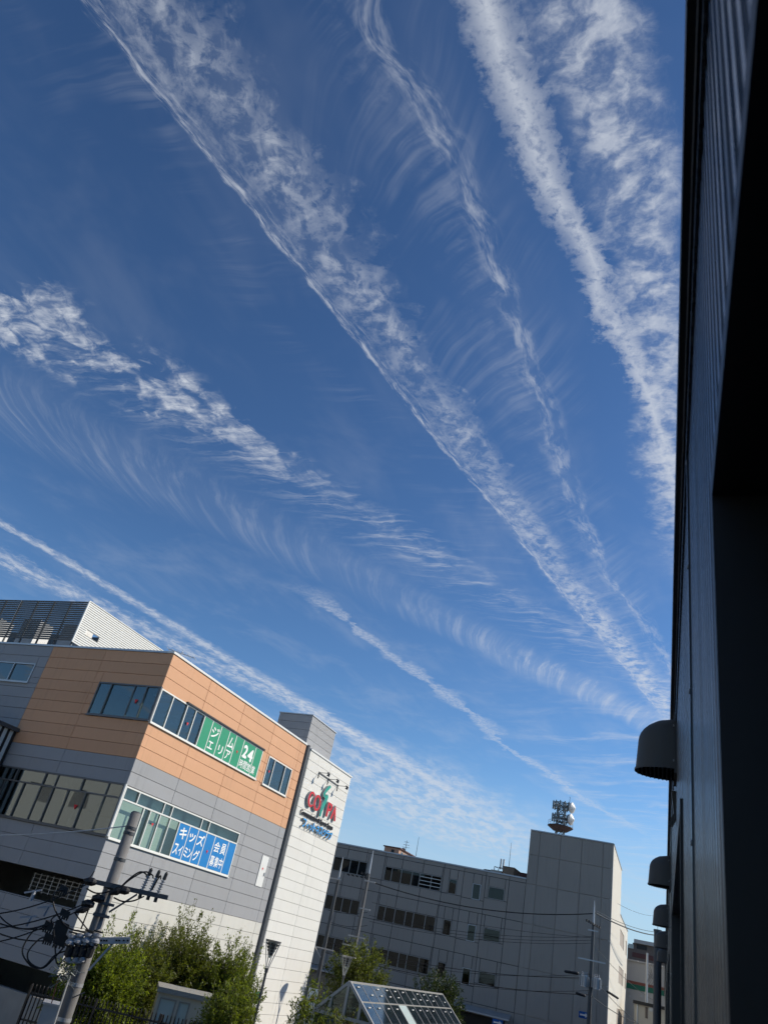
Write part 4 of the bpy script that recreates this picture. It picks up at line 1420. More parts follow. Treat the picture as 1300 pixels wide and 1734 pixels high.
fg_ = thing('beige_shed', (c0.x, YG, G), 0, 'beige shed with dark roof edge at the street end', 'shed')
obj('wall', MB().box(c0.x + 0.1, c1.x + 5, YG, YG + 8, G, c0.z - 0.3), M['far_beige'], fg_)
obj('roof', MB().box(c0.x, c1.x + 5, YG - 0.3, YG + 8, c0.z - 0.3, c0.z), M['black'], fg_)
obj('downpipe', MB().cyl((c0.x + 0.4, YG - 0.08, G), (c0.x + 0.4, YG - 0.08, c0.z - 0.3), 0.06, 0.06, 8), M['white_metal'], fg_)
obj('vent', MB().cyl((fr(730, 0, YG).x, YG - 0.06, fr(730, 1490, YG).z), (fr(730, 0, YG).x, YG, fr(730, 1490, YG).z), 0.22, 0.22, 14), M['galv'], fg_)
obj('window', MB().box(fr(640, 0, YG).x, fr(680, 0, YG).x, YG - 0.04, YG, fr(640, 1640, YG).z, fr(640, 1450, YG).z), M['far_brown'], fg_)
wp = fr(648, 535, 100.0)
pl = thing('steel_pole', (wp.x, 100.0, G), 0, 'pale steel pole with cables before the off-white building', 'pole')
obj('shaft', MB().cyl((wp.x, 100.0, G), (wp.x, 100.0, wp.z), 0.16, 0.10, 10), M['galv'], pl)
for i in range(4):
    q = MB().tube([(wp.x + 0.12, 99.9, wp.z - 1.0 - i * 0.35), (wp.x + 0.5 + 0.1 * i, 99.8, wp.z - 1.6 - i * 0.3), (wp.x + 0.25, 99.8, wp.z - 2.4 - i * 0.3), (wp.x + 0.1, 99.9, wp.z - 2.6)], 0.025, 5)
    obj('cable', q, M['cable'], pl)
r0 = at_y((1097, 1540), 120.0)
r1 = at_y((1097, 1590), 120.0)
rd = thing('roof_rod', (r1.x, 120, r1.z - 1), 0, 'hair-thin rod above the brown apartment house', 'rod')
obj('rod', MB().cyl((r1.x, 136, r1.z * 1.1 - 2.0), (r1.x, 136, r0.z * 1.13), 0.04, 0.03, 6), M['darkgrey'], rd)
obj('foot', MB().box(r1.x - 0.1, r1.x + 0.1, 135.9, 136.1, a0.z - 0.3, r1.z * 1.1 - 1.9), M['darkgrey'], rd)

# ------------------------------------------------------------------ the dark building the photographer leans out of
nd = Vector((-0.0665, 0.9978, 0)).normalized()           # along its wall
nn = Vector((nd.y, -nd.x, 0))                            # away from the street, into the building
Q = 0.074                                                # the wall is a hand's breadth from the lens
EZ = 1.80                                                # underside of the roof edge


def nw(a, l, z):
    return nd * a + nn * l + Zv * z


near = thing('metal_clad_building', nw(0, Q + 1, G), 0, 'dark building clad in ribbed metal at the right edge', 'building')
OPN = [(-1.6, 1.20, -1.0, 0.83), (3.55, 7.4, -1.0, 0.83), (12.6, 16.4, -1.0, 0.83), (21.5, 25.4, -1.0, 0.83)]
pitch = 0.065
A0, A1 = -8.0, 70.0


def ribs_between(mb, a0, a1, z0, z1):
    n_ = max(1, int(round((a1 - a0) / pitch)))
    k = len(mb.v)
    st = (a1 - a0) / n_
    pr = []
    for i in range(n_):
        a = a0 + i * st
        pr += [(a, 0.010), (a + st * 0.34, 0.010), (a + st * 0.46, 0.0), (a + st * 0.88, 0.0)]
    pr.append((a1, 0.010))
    for a, d in pr:
        mb.v += [tuple(nw(a, Q + d, z0)), tuple(nw(a, Q + d, z1))]
    for i in range(len(pr) - 1):
        mb.f.append((k + 2 * i, k + 2 * i + 2, k + 2 * i + 3, k + 2 * i + 1))


for (a, b, c_, d) in cells_minus(A0, A1, G, EZ + 0.05, OPN):
    mb = MB()
    ribs_between(mb, a, b, c_, d)
    obj('siding', mb, M['siding'], near)
mb = MB()
for (a, b, c_, d) in cells_minus(A0, A1, G, EZ + 0.1, OPN):
    mb.slab([nw(a, Q + 0.013, c_), nw(b, Q + 0.013, c_), nw(b, Q + 0.013, d), nw(a, Q + 0.013, d)], nn * 0.16)
obj('wall', mb, M['black'], near)
mb = MB().slab([nw(A0, Q + 0.2, EZ), nw(A1, Q + 0.2, EZ), nw(A1, Q + 12, EZ), nw(A0, Q + 12, EZ)], Zv * 0.1)
obj('roof', mb, M['darkgrey'], near)
mb = MB()
mb.slab([nw(A0, Q + 12, G), nw(A1, Q + 12, G), nw(A1, Q + 12.2, G), nw(A0, Q + 12.2, G)], Zv * (EZ - G))
mb.slab([nw(A0, Q + 0.2, G), nw(A0, Q + 12, G), nw(A0 + 0.2, Q + 12, G), nw(A0 + 0.2, Q + 0.2, G)], Zv * (EZ - G))
mb.slab([nw(A1 - 0.2, Q + 0.2, G), nw(A1 - 0.2, Q + 12, G), nw(A1, Q + 12, G), nw(A1, Q + 0.2, G)], Zv * (EZ - G))
obj('rear_wall', mb, M['darkgrey'], near)
# roof edge: gutter lip, reveal, drip strip
e_ = MB()
e_.slab([nw(A0, 0.037, EZ), nw(A1, 0.037, EZ), nw(A1, 0.24, EZ), nw(A0, 0.24, EZ)], Zv * 0.16)
edge = obj('eave', e_, M['black'], near)
obj('drip_strip', MB().slab([nw(A0, 0.056, EZ - 0.012), nw(A1, 0.056, EZ - 0.012), nw(A1, 0.0595, EZ - 0.012), nw(A0, 0.0595, EZ - 0.012)], Zv * 0.011), M['galv'], edge)
for aq in (2.25, 8.9, 11.7, 17.6, 20.6, 26.2, 31.0, 36.0):       # joint covers between the siding sheets
    jc = obj('joint_cover', MB().slab([nw(aq, Q - 0.006, G), nw(aq + 0.045, Q - 0.006, G), nw(aq + 0.045, Q + 0.004, G), nw(aq, Q + 0.004, G)], Zv * (EZ - G)), M['siding'], near)
    for i in range(9):
        q = nw(aq + 0.022, Q - 0.009, EZ - 0.12 - i * 0.42)
        obj('screw', MB().cyl(q, q + nn * 0.006, 0.008, 0.008, 8), M['galv'], jc)
obj('head_trim', MB().slab([nw(A0, Q - 0.008, EZ - 0.10), nw(A1, Q - 0.008, EZ - 0.10), nw(A1, Q - 0.001, EZ - 0.10), nw(A0, Q - 0.001, EZ - 0.10)], Zv * 0.10), M['siding'], near)
# the dim room behind the photographer's window, its darkness painted on as near-black lining
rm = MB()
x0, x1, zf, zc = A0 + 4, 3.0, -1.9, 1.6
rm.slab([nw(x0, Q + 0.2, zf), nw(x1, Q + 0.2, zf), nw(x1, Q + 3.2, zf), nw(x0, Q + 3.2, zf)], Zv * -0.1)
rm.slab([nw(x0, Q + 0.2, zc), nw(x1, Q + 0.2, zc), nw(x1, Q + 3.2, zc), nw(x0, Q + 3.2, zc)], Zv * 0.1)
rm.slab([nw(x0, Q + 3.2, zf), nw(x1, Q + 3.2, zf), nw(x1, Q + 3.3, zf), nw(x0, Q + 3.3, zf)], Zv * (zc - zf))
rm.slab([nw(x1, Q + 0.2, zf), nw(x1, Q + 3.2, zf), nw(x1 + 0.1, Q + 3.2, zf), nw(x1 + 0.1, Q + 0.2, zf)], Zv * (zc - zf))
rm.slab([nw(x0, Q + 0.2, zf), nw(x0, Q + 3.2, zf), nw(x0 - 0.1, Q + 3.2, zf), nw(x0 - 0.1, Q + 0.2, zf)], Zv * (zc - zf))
obj('room_lining', rm, M['unlit'], near)
for k, (a, b, c_, d) in enumerate(OPN):
    f_ = MB()
    for (p_, q_, r_, s_) in cells_minus(a, b, c_, d, [(a + 0.05, b - 0.05, c_ + 0.05, d - 0.05)]):
        o0 = -0.012 if k else 0.0
        f_.slab([nw(p_, Q + o0, r_), nw(q_, Q + o0, r_), nw(q_, Q + o0, s_), nw(p_, Q + o0, s_)], nn * (0.19 - o0))
    w_ = obj('window', f_, M['black'], near)
    if k:
        for (p_, q_) in ((a + 0.05, (a + b) / 2), ((a + b) / 2, b - 0.05)):
            obj('pane', MB().slab([nw(p_, Q + 0.07, c_ + 0.05), nw(q_, Q + 0.07, c_ + 0.05), nw(q_, Q + 0.07, d - 0.05), nw(p_, Q + 0.07, d - 0.05)], nn * 0.008), M['glass_dark'], w_)
        obj('dark_backing', MB().slab([nw(a, Q + 0.175, c_), nw(b, Q + 0.175, c_), nw(b, Q + 0.175, d), nw(a, Q + 0.175, d)], nn * 0.01), M['unlit'], w_)  # black sheet standing for the dark recess behind the panes
    else:
        jb = MB()
        jb.slab([nw(b - 0.035, Q + 0.02, c_), nw(b + 0.6, Q + 0.02 + 0.17, c_), nw(b + 0.6, Q + 0.30, c_), nw(b - 0.035, Q + 0.30, c_)], Zv * (d - c_))
        obj('dark_sheet', MB().slab([nw(0.35, Q + 0.10, c_ + 0.05), nw(b - 0.05, Q + 0.10, c_ + 0.05), nw(b - 0.05, Q + 0.13, c_ + 0.05), nw(0.35, Q + 0.13, c_ + 0.05)], Zv * (d - c_ - 0.1)), M['unlit'], w_)  # black sheet painted as the unlit room seen through the opening

# ---- weather hoods along the wall
HB, HH, HD, HW = 1.40, 0.355, 0.255, 0.155
hp = MB()
n_, levels = 22, 14
for i in range(levels + 1):
    t = i / levels
    zz = HH * t
    if t < 0.5:
        k1 = 1.0 - 0.11 * t
        k2 = 1.0
    else:
        s_ = (t - 0.5) / 0.5
        k1 = (1.0 - 0.055) * math.sqrt(max(0.0, 1 - (s_ * 0.995) ** 2.4)) if s_ < 1 else 0.02
        k2 = 0.25 + 0.75 * math.sqrt(max(0.0, 1 - (s_ * 0.98) ** 4))
    for j in range(n_ + 1):
        th = math.pi * j / n_
        hp.v.append((HW * k2 * math.cos(th), -HD * max(k1, 0.03) * math.sin(th) ** 0.8, zz))
for i in range(levels):
    for j in range(n_):
        a = i * (n_ + 1) + j
        hp.f.append((a, a + 1, a + n_ + 2, a + n_ + 1))
hood_me = hp.mesh('shell', True)
hood_me.materials.append(M['hood'])
hood_rz = math.atan2(nd.y, nd.x) + math.pi               # local x along the wall, local -y towards the street


def frame_loc(a, z):
    return nw(a, Q - 0.004, z)


hl = ['largest weather hood, nearest the camera on the dark wall', 'second weather hood from the camera on the dark wall', 'third weather hood along the dark wall', 'fourth weather hood, half over the round duct', 'smallest weather hood, farthest along the dark wall']
for k, dist in enumerate((5.37, 10.56, 15.28, 20.0, 24.8)):
    h_ = thing('weather_hood', frame_loc(dist, HB), 0, hl[k], 'vent hood', 'weather hoods on the dark wall')
    lx, ly = nd, -nn                                         # wall direction and outward direction
    T = Matrix(((lx.x, -ly.x, 0, 0), (lx.y, -ly.y, 0, 0), (0, 0, 1, 0), (0, 0, 0, 1)))
    h_.matrix_world = Matrix.Translation(frame_loc(dist, HB)) @ T
    WM[h_.name] = h_.matrix_world.copy()
    if k == 0:
        fl = MB().box(-HW - 0.02, HW + 0.02, -0.012, 0.004, -0.03, HH + 0.02).mesh('flange'); fl.materials.append(M['hood'])
        gr_ = MB()
        for q in range(9):
            yq = -0.03 - q * 0.026
            ww = HW * math.sqrt(max(0.0, 1 - (yq / HD) ** 2)) * 0.98
            gr_.box(-ww, ww, yq - 0.004, yq + 0.004, -0.008, 0.012)
        gm_ = gr_.mesh('grille'); gm_.materials.append(M['black'])
        ln = MB().add([(HW * math.cos(math.pi * j / 16) * 0.97, -HD * 0.97 * math.sin(math.pi * j / 16), 0.012) for j in range(17)], [tuple(range(17))]).mesh('inner_net'); ln.materials.append(M['unlit'])
    if k == 0:
        lp = MB()
        for j in range(16):
            t0_, t1_ = math.pi * j / 16, math.pi * (j + 1) / 16
            lp.bar((HW * 1.01 * math.cos(t0_), -HD * 1.01 * math.sin(t0_) ** 0.8, 0.006), (HW * 1.01 * math.cos(t1_), -HD * 1.01 * max(0.0, math.sin(t1_)) ** 0.8, 0.006), 0.006, 0.014)
        lip_me = lp.mesh('rim'); lip_me.materials.append(M['hood'])
        sc_ = MB()
        for (a_, z_) in ((-HW - 0.008, 0.05), (-HW - 0.008, 0.28), (HW + 0.008, 0.05), (HW + 0.008, 0.28)):
            sc_.cyl((a_, -0.018, z_), (a_, -0.011, z_), 0.008, 0.008, 8)
        sc_me = sc_.mesh('screws'); sc_me.materials.append(M['galv'])
    for nm, me in (('rim', lip_me), ('screws', sc_me), ('shell', hood_me), ('flange', fl), ('grille', gm_), ('inner_net', ln)):
        o = bpy.data.objects.new(nm, me)
        link(o, h_, False)
# a bracket below the first hood, and round duct beyond the fourth
br = thing('wall_bracket', nw(5.6, Q, HB - 0.25), 0, 'small dark bracket under the largest weather hood', 'bracket')
obj('plate', MB().slab([nw(5.55, Q - 0.03, HB - 0.06), nw(5.62, Q - 0.03, HB - 0.06), nw(5.62, Q - 0.012, HB - 0.24), nw(5.55, Q - 0.012, HB - 0.24)], nn * 0.05), M['hood'], br)
obj('arm', MB().bar(nw(5.58, Q + 0.0, HB - 0.2), nw(5.58, Q - 0.035, HB - 0.28), 0.03), M['hood'], br)
du_t = ray(1113.0, 1577.0)
du_t = du_t * (33.0 / math.hypot(du_t.x, du_t.y))
du = thing('round_duct', (du_t.x, du_t.y, G), 0, 'tall round grey duct standing past the weather hoods', 'duct')
obj('shaft', MB().cyl((du_t.x, du_t.y, G), du_t, 0.135, 0.135, 20), M['darkgrey'], du)
obj('collar', MB().cyl((du_t.x, du_t.y, du_t.z - 0.02), (du_t.x, du_t.y, du_t.z + 0.05), 0.15, 0.15, 20), M['darkgrey'], du)

# ------------------------------------------------------------------ utility pole in front of the club
zt = 1.52
r = ray(230.8, 1377)
PT_ = r * (zt / r.z)
pole = thing('utility_pole', (PT_.x, PT_.y, G), 0, 'concrete utility pole with crossarms, insulators and cables before the orange building', 'utility pole')
hv = Vector((PT_.x, PT_.y, 0)).normalized()
hr = Vector((hv.y, -hv.x, 0))                             # to the right, seen from the window


def pp(a, b, out_=0.0):
    """point on the upright plane through the pole, from survey crop [60,1470]-[300,1734]"""
    k = 240 / 1300.0
    P0 = Vector((PT_.x, PT_.y, 0)) - hv * out_
    return at_plane((60 + k * a, 1470 + k * b), P0, hv)


obj('shaft', MB().tube([(PT_.x, PT_.y, G), (PT_.x, PT_.y, zt)], [0.155, 0.105], 24), M['conc_pole'], pole, smooth_=True)
obj('cap', MB().cyl((PT_.x, PT_.y, zt), (PT_.x, PT_.y, zt + 0.03), 0.10, 0.07, 20), M['darkgrey'], pole)
for zz in (1.22, 1.12, 0.62, 0.10, -0.38, -0.92, -1.55, -2.1):
    rad = 0.105 + 0.05 * (zt - zz) / (zt - G) + 0.008
    obj('band', MB().lathe((PT_.x, PT_.y, zz), [(rad - 0.01, -0.03), (rad, -0.03), (rad, 0.03), (rad - 0.01, 0.03)], 24), M['darkgrey'] if zz > -1 else M['galv'], pole)


def stick(name, a, b, w, mat, par=pole, o0=0.16, o1=None):
    return obj(name, MB().bar(pp(*a, o0), pp(*b, o1 if o1 is not None else o0), w, w, None), mat, par)


arm1 = stick('crossarm', (555, 128), (1215, 272), 0.085, M['darkgrey'])
stick('brace', (675, 405), (935, 240), 0.035, M['darkgrey'])
stick('step_bolt', (530, 420), (680, 452), 0.05, M['darkgrey'])
stick('step_bolt', (600, 318), (725, 345), 0.05, M['darkgrey'])
stick('step_bolt', (340, 1190), (455, 1140), 0.02, M['darkgrey'])
arm2 = stick('crossarm', (300, 668), (870, 662), 0.11, M['galv'], pole, 0.20)
stick('brace', (488, 938), (712, 690), 0.04, M['galv'])
hm = MB()
for a in (605, 632, 655, 745, 770, 812, 848):
    hm.obox(pp(a, 664, 0.262), hr * 0.018, Zv * 0.014, hv * 0.006)
obj('bolt_hole', hm, M['black'], arm2)


def insulator(p, h, rr_, par, tilt=Vector((0, 0, 1)), n_sheds=6):
    mb = MB()
    tilt = tilt.normalized()
    pts, rs = [], []
    for i in range(n_sheds):
        for f_, q in ((0.0, 0.45), (0.25, 1.0), (0.45, 1.0), (0.6, 0.45)):
            pts.append(p + tilt * (h * (i + f_) / n_sheds))
            rs.append(rr_ * q)
    pts.append(p + tilt * h); rs.append(rr_ * 0.4)
    mb.tube(pts, rs, 10)
    o = obj('insulator', mb, M['porcelain'], par)
    obj('cap', MB().tube([p + tilt * h, p + tilt * (h + 0.12), p + tilt * (h + 0.15)], [rr_ * 0.75, rr_ * 0.65, rr_ * 0.2], 8), M['black'], o)
    return o


for a, b in ((978, 205), (1052, 222), (1120, 242)):
    q = pp(a, b, 0.16)
    insulator(q, 0.28, 0.05, pole, Vector((0, 0, 1)) + hr * 0.12)
    obj('bolt', MB().cyl(q - Zv * 0.14, q, 0.035, 0.035, 8), M['black'], pole)
# pin and strain insulators, clamps
for a, b in ((515, 125), (820, 205), (495, 330), (590, 280)):
    q = pp(a, b, 0.2)
    obj('strain_insulator', MB().tube([q - hr * 0.14 + Zv * -0.02, q - hr * 0.05, q + hr * 0.03, q + hr * 0.10], [0.045, 0.075, 0.075, 0.04], 12), M['black'], pole)
for a, b in ((750, 215), (440, 380)):
    q = pp(a, b, 0.22)
    obj('clamp', MB().tube([q - hr * 0.12 - Zv * 0.06, q, q + hr * 0.1 + Zv * 0.06], [0.03, 0.07, 0.04], 8), M['black'], pole)
for a, b in ((330, 650), (400, 640), (480, 635), (560, 640)):
    q = pp(a, b, 0.26)
    o = obj('spool_insulator', MB().lathe(q - Zv * 0.09, [(0.02, 0), (0.085, 0.01), (0.085, 0.05), (0.05, 0.085), (0.085, 0.12), (0.085, 0.16), (0.02, 0.17)], 14), M['porcelain'], pole)
    obj('strap', MB().box(q.x - 0.1, q.x + 0.1, q.y - 0.02, q.y + 0.02, q.z - 0.13, q.z - 0.10).box(q.x - 0.1, q.x + 0.1, q.y - 0.02, q.y + 0.02, q.z + 0.09, q.z + 0.12), M['black'], o)
for a, b in ((320, 745), (385, 745), (440, 745), (505, 750)):
    q = pp(a, b, 0.25)
    o = obj('fuse', MB().lathe(q - Zv * 0.14, [(0.02, 0), (0.075, 0.03), (0.08, 0.17), (0.045, 0.21), (0.05, 0.27), (0.02, 0.29)], 12), M['black'], pole)
    obj('bell', MB().lathe(q + Zv * 0.07, [(0.05, 0), (0.055, 0.06), (0.03, 0.09)], 10), M['porcelain'], o)
for a, b in ((305, 830), (370, 835), (432, 830)):
    q = pp(a, b, 0.24)
    obj('bell', MB().lathe(q - Zv * 0.06, [(0.02, 0), (0.055, 0.015), (0.06, 0.07), (0.03, 0.12), (0.0, 0.12)], 12), M['porcelain'], pole)
stick('terminal_bar', (300, 862), (435, 862), 0.035, M['galv'], pole, 0.24)
rj = random.Random(11)
tg = MB()
for i in range(26):
    a, b = rj.uniform(225, 345), rj.uniform(880, 1000)
    q = pp(a, b, 0.2 + rj.uniform(-0.1, 0.1))
    pts = [q]
    for _ in range(4):
        q = q + Vector((rj.uniform(-0.1, 0.1), rj.uniform(-0.1, 0.1), rj.uniform(-0.08, 0.08)))
        pts.append(q)
    tg.tube(pts, 0.007, 5)
obj('wire_tangle', tg, M['mast'], pole)
for a, b, w, h in ((125, 530, 0.17, 0.13), (125, 640, 0.17, 0.13), (235, 560, 0.26, 0.24), (235, 655, 0.24, 0.20), (265, 195, 0.17, 0.12), (275, 415, 0.18, 0.12)):
    q = pp(a, b, 0.1)
    bx_ = MB().obox(q, hr * (w / 2) + Zv * -0.02, Zv * (h / 2), hv * 0.06)
    for i in range(4):
        bx_.obox(q + hr * (w * (i - 1.5) / 4) - Zv * (h / 2 + 0.02), hr * 0.014, Zv * 0.03, hv * 0.04)
    obj('cable_clamp', bx_, M['black'], pole)
for a, b, c_, d in ((20, 365, 175, 345), (-100, 225, 60, 200), (-140, 452, 20, 440)):
    s_ = MB().bar(pp(a, b, 0.1), pp(c_, d, 0.1), 0.03)
    s_.bar(pp((a + c_) / 2 + 20, (b + d) / 2, 0.1), pp((a + c_) / 2 - 25, (b + d) / 2 + 85, 0.1), 0.045)
    obj('wire_spacer', s_, M['porcelain'], pole)
stick('earth_wire', (320, 985), (175, 1430), 0.022, M['galv'], pole, 0.2)
stick('red_wire', (218, 990), (150, 1240), 0.014, M['far_red'], pole, 0.2)


def loop(pts, rad=0.014, o=0.2, par=pole, name='cable_loop'):
    q = [pp(a, b, o) for a, b in pts]
    # Catmull-Rom
    out_ = []
    for i in range(len(q) - 1):
        p0, p1, p2, p3 = q[max(i - 1, 0)], q[i], q[i + 1], q[min(i + 2, len(q) - 1)]
        for j in range(5):
            t = j / 5
            out_.append(0.5 * ((2 * p1) + (p2 - p0) * t + (2 * p0 - 5 * p1 + 4 * p2 - p3) * t * t + (3 * p1 - p0 - 3 * p2 + p3) * t ** 3))
    out_.append(q[-1])
    return obj(name, MB().tube(out_, rad, 6), M['cable'], par)


loop([(745, 215), (860, 100), (960, 35), (1015, 55), (1018, 80)])
loop([(735, 225), (870, 105), (1000, 35), (1075, 65), (1078, 95)])
loop([(1070, 200), (1120, 110), (1150, 70), (1150, 105)])
loop([(470, 185), (560, 230), (680, 215), (760, 175)])
loop([(720, 270), (800, 305), (900, 300), (1000, 258)])
loop([(265, 195), (175, 230), (170, 340), (230, 470), (330, 560), (480, 590), (590, 620), (600, 720)])
loop([(155, 510), (150, 470), (210, 420)])
loop([(90, 640), (40, 650), (-60, 760), (-60, 850), (20, 910), (100, 900), (250, 740)])
loop([(110, 525), (0, 560), (-100, 700), (-110, 800), (-20, 910), (80, 905), (180, 800), (280, 760)])
loop([(170, 560), (185, 760), (195, 860), (230, 875), (300, 790)])
loop([(360, 405), (430, 500), (500, 580), (590, 640), (610, 760)])
loop([(500, 350), (450, 480), (420, 560)])
loop([(440, 380), (530, 270), (590, 235)], 0.01)
loop([(420, 170), (500, 90), (545, 25)], 0.01)
# long conductors leaving to the left
far_l = [((470, 150), (-360, 300)), ((560, 280), (-360, 430)), ((470, 345), (-360, 560)), ((235, 540), (-360, 340)), ((235, 650), (-360, 430)), ((130, 500), (-200, 380))]
for i, (a, b) in enumerate(far_l):
    P0, P1 = pp(*a, 0.15), pp(*b, 0.15)
    P1 = P0 + (P1 - P0) * 1.6
    obj('overhead_line', MB().tube(catenary(P0, P1, 0.25), 0.012, 6), M['cable'], label=['topmost overhead line leaving the utility pole to the left', 'second overhead line from the top of the utility pole', 'third overhead line from the top of the utility pole', 'overhead line ending at the upper clamp left of the pole', 'overhead line ending at the lower clamp left of the pole', 'short overhead line above the clamps left of the pole'][i], cat='cable', group='overhead lines at the utility pole')
P0 = at_plane((213, 1399), Vector((PT_.x, PT_.y, 0)) - hv * 0.12, hv)
P1 = at_plane((-160, 1411), Vector((PT_.x, PT_.y, 0)), hv)
obj('guy_wire', MB().tube(catenary(P0, P1, 0.1), 0.011, 6), M['galv'], label='pale guy wire tied to the top of the utility pole', cat='cable')
gcab = at_plane((92, 1720), Vector((PT_.x - 1.5, PT_.y + 1.8, 0)), hv)
cb = thing('kerbside_cabinet', (gcab.x, gcab.y, G), 0, 'plain grey kerbside cabinet behind the utility pole', 'cabinet')
cz2 = at_plane((92, 1701), Vector((gcab.x, gcab.y, 0)), hv).z
obj('body', MB().obox((gcab.x, gcab.y, (G + 0.2 + cz2) / 2), hr * 0.27, hv * 0.25, Zv * (cz2 - G - 0.2) / 2), M['galv'], cb)
obj('lid', MB().obox((gcab.x, gcab.y, cz2 + 0.02), hr * 0.30, hv * 0.28, Zv * 0.02), M['galv'], cb)
obj('plinth', MB().obox((gcab.x, gcab.y, G + 0.1), hr * 0.3, hv * 0.28, Zv * 0.1), M['concrete'], cb)

# ------------------------------------------------------------------ forecourt: fence, booth, lamps, canopy
fz = -3.0
fa, fb2 = at_z((136.6, 1686), fz), at_z((333, 1732), fz)
fd = (fb2 - fa).normalized()
fs_, fe = fa - fd * 1.6, fb2 + fd * 3.2
FB_ = fz - 1.25
fence = thing('iron_fence', (fs_.x, fs_.y, FB_), 0, 'black iron railing with upright bars before the trees', 'fence')
FLn = (fe - fs_).length
obj('rail', MB().bar(fs_ - Zv * 0.22, fe - Zv * 0.22, 0.05), M['black'], fence)
obj('rail', MB().bar(fs_ - Zv * 0.95, fe - Zv * 0.95, 0.05), M['black'], fence)
nbar = int(FLn / 0.125)
bar_me = MB().box(-0.014, 0.014, -0.014, 0.014, -1.25, 0.0).add([(-0.014, -0.014, 0), (0.014, -0.014, 0), (0.014, 0.014, 0), (-0.014, 0.014, 0), (0, 0, 0.05)], [(0, 1, 4), (1, 2, 4), (2, 3, 4), (3, 0, 4)]).mesh('bar')
bar_me.materials.append(M['black'])
for i in range(nbar + 1):
    o = bpy.data.objects.new('bar', bar_me)
    link(o, fence)
    o.location = fs_ + fd * (FLn * i / nbar)
for i in range(5):
    q = fs_ + fd * (FLn * i / 4) + Vector((fd.y, -fd.x, 0)) * 0.06
    obj('post', MB().box(q.x - 0.035, q.x + 0.035, q.y - 0.035, q.y + 0.035, FB_ - 0.1, fz + 0.02), M['black'], fence)
fw_n = Vector((-fd.y, fd.x, 0))
wl = thing('low_wall', (fs_.x, fs_.y, G), 0, 'low concrete wall with pale cap under the iron railing', 'wall')
obj('base', MB().slab([fs_ - fw_n * 0.12 + Zv * (G - fz), fe - fw_n * 0.12 + Zv * (G - fz), fe + fw_n * 0.12 + Zv * (G - fz), fs_ + fw_n * 0.12 + Zv * (G - fz)], Zv * (FB_ - 0.1 - G)), M['concrete'], wl)
obj('cap', MB().slab([fs_ - fw_n * 0.16 + Zv * (FB_ - 0.1 - fz), fe - fw_n * 0.16 + Zv * (FB_ - 0.1 - fz), fe + fw_n * 0.16 + Zv * (FB_ - 0.1 - fz), fs_ + fw_n * 0.16 + Zv * (FB_ - 0.1 - fz)], Zv * 0.07), M['cream'], wl)

# guard booth
bz = -2.40
ba, bb = at_z((272.3, 1668), bz), at_z((336, 1682), bz)
bd = (bb - ba).normalized()
bnv = Vector((-bd.y, bd.x, 0))
BW = 1.95
booth = thing('guard_booth', (ba.x, ba.y, G), 0, 'cream guard booth with windows behind the iron railing', 'booth')


def bq(u, w, z):
    return Vector((ba.x, ba.y, 0)) + bd * u + bnv * w + Zv * z


obj('roof', MB().slab([bq(-0.05, -0.12, bz - 0.20), bq(BW + 0.1, -0.12, bz - 0.20), bq(BW + 0.1, 1.9, bz - 0.20), bq(-0.05, 1.9, bz - 0.20)], Zv * 0.16), M['booth_roof'], booth)
hol = [(0.12, 0.72, bz - 1.75, bz - 0.34), (0.80, 1.22, bz - 1.75, bz - 0.34), (1.32, 1.85, bz - 1.75, bz - 0.95)]
obj('wall', wall_mesh(bq(0, 0, 0), bd, -bnv, cells_minus(0.02, BW, G, bz - 0.2, hol), 0.08), M['booth'], booth)
obj('wall', MB().slab([bq(0.02, 0.08, G), bq(0.10, 0.08, G), bq(0.10, 1.8, G), bq(0.02, 1.8, G)], Zv * (bz - 0.2 - G)).slab([bq(BW - 0.08, 0.08, G), bq(BW, 0.08, G), bq(BW, 1.8, G), bq(BW - 0.08, 1.8, G)], Zv * (bz - 0.2 - G)).slab([bq(0.1, 1.72, G), bq(BW - 0.08, 1.72, G), bq(BW - 0.08, 1.8, G), bq(0.1, 1.8, G)], Zv * (bz - 0.2 - G)), M['booth'], booth)
for hq in hol:
    w_ = obj('window', wall_mesh(bq(0, -0.012, 0), bd, -bnv, cells_minus(*hq, [(hq[0] + 0.05, hq[1] - 0.05, hq[2] + 0.05, (hq[2] + hq[3]) / 2 - 0.02), (hq[0] + 0.05, hq[1] - 0.05, (hq[2] + hq[3]) / 2 + 0.02, hq[3] - 0.05)]), 0.06), M['booth_roof'], booth)
    obj('pane', wall_mesh(bq(0, 0.03, 0), bd, -bnv, [(hq[0] + 0.03, hq[1] - 0.03, hq[2] + 0.03, hq[3] - 0.03)], 0.008), M['frosted'], w_)

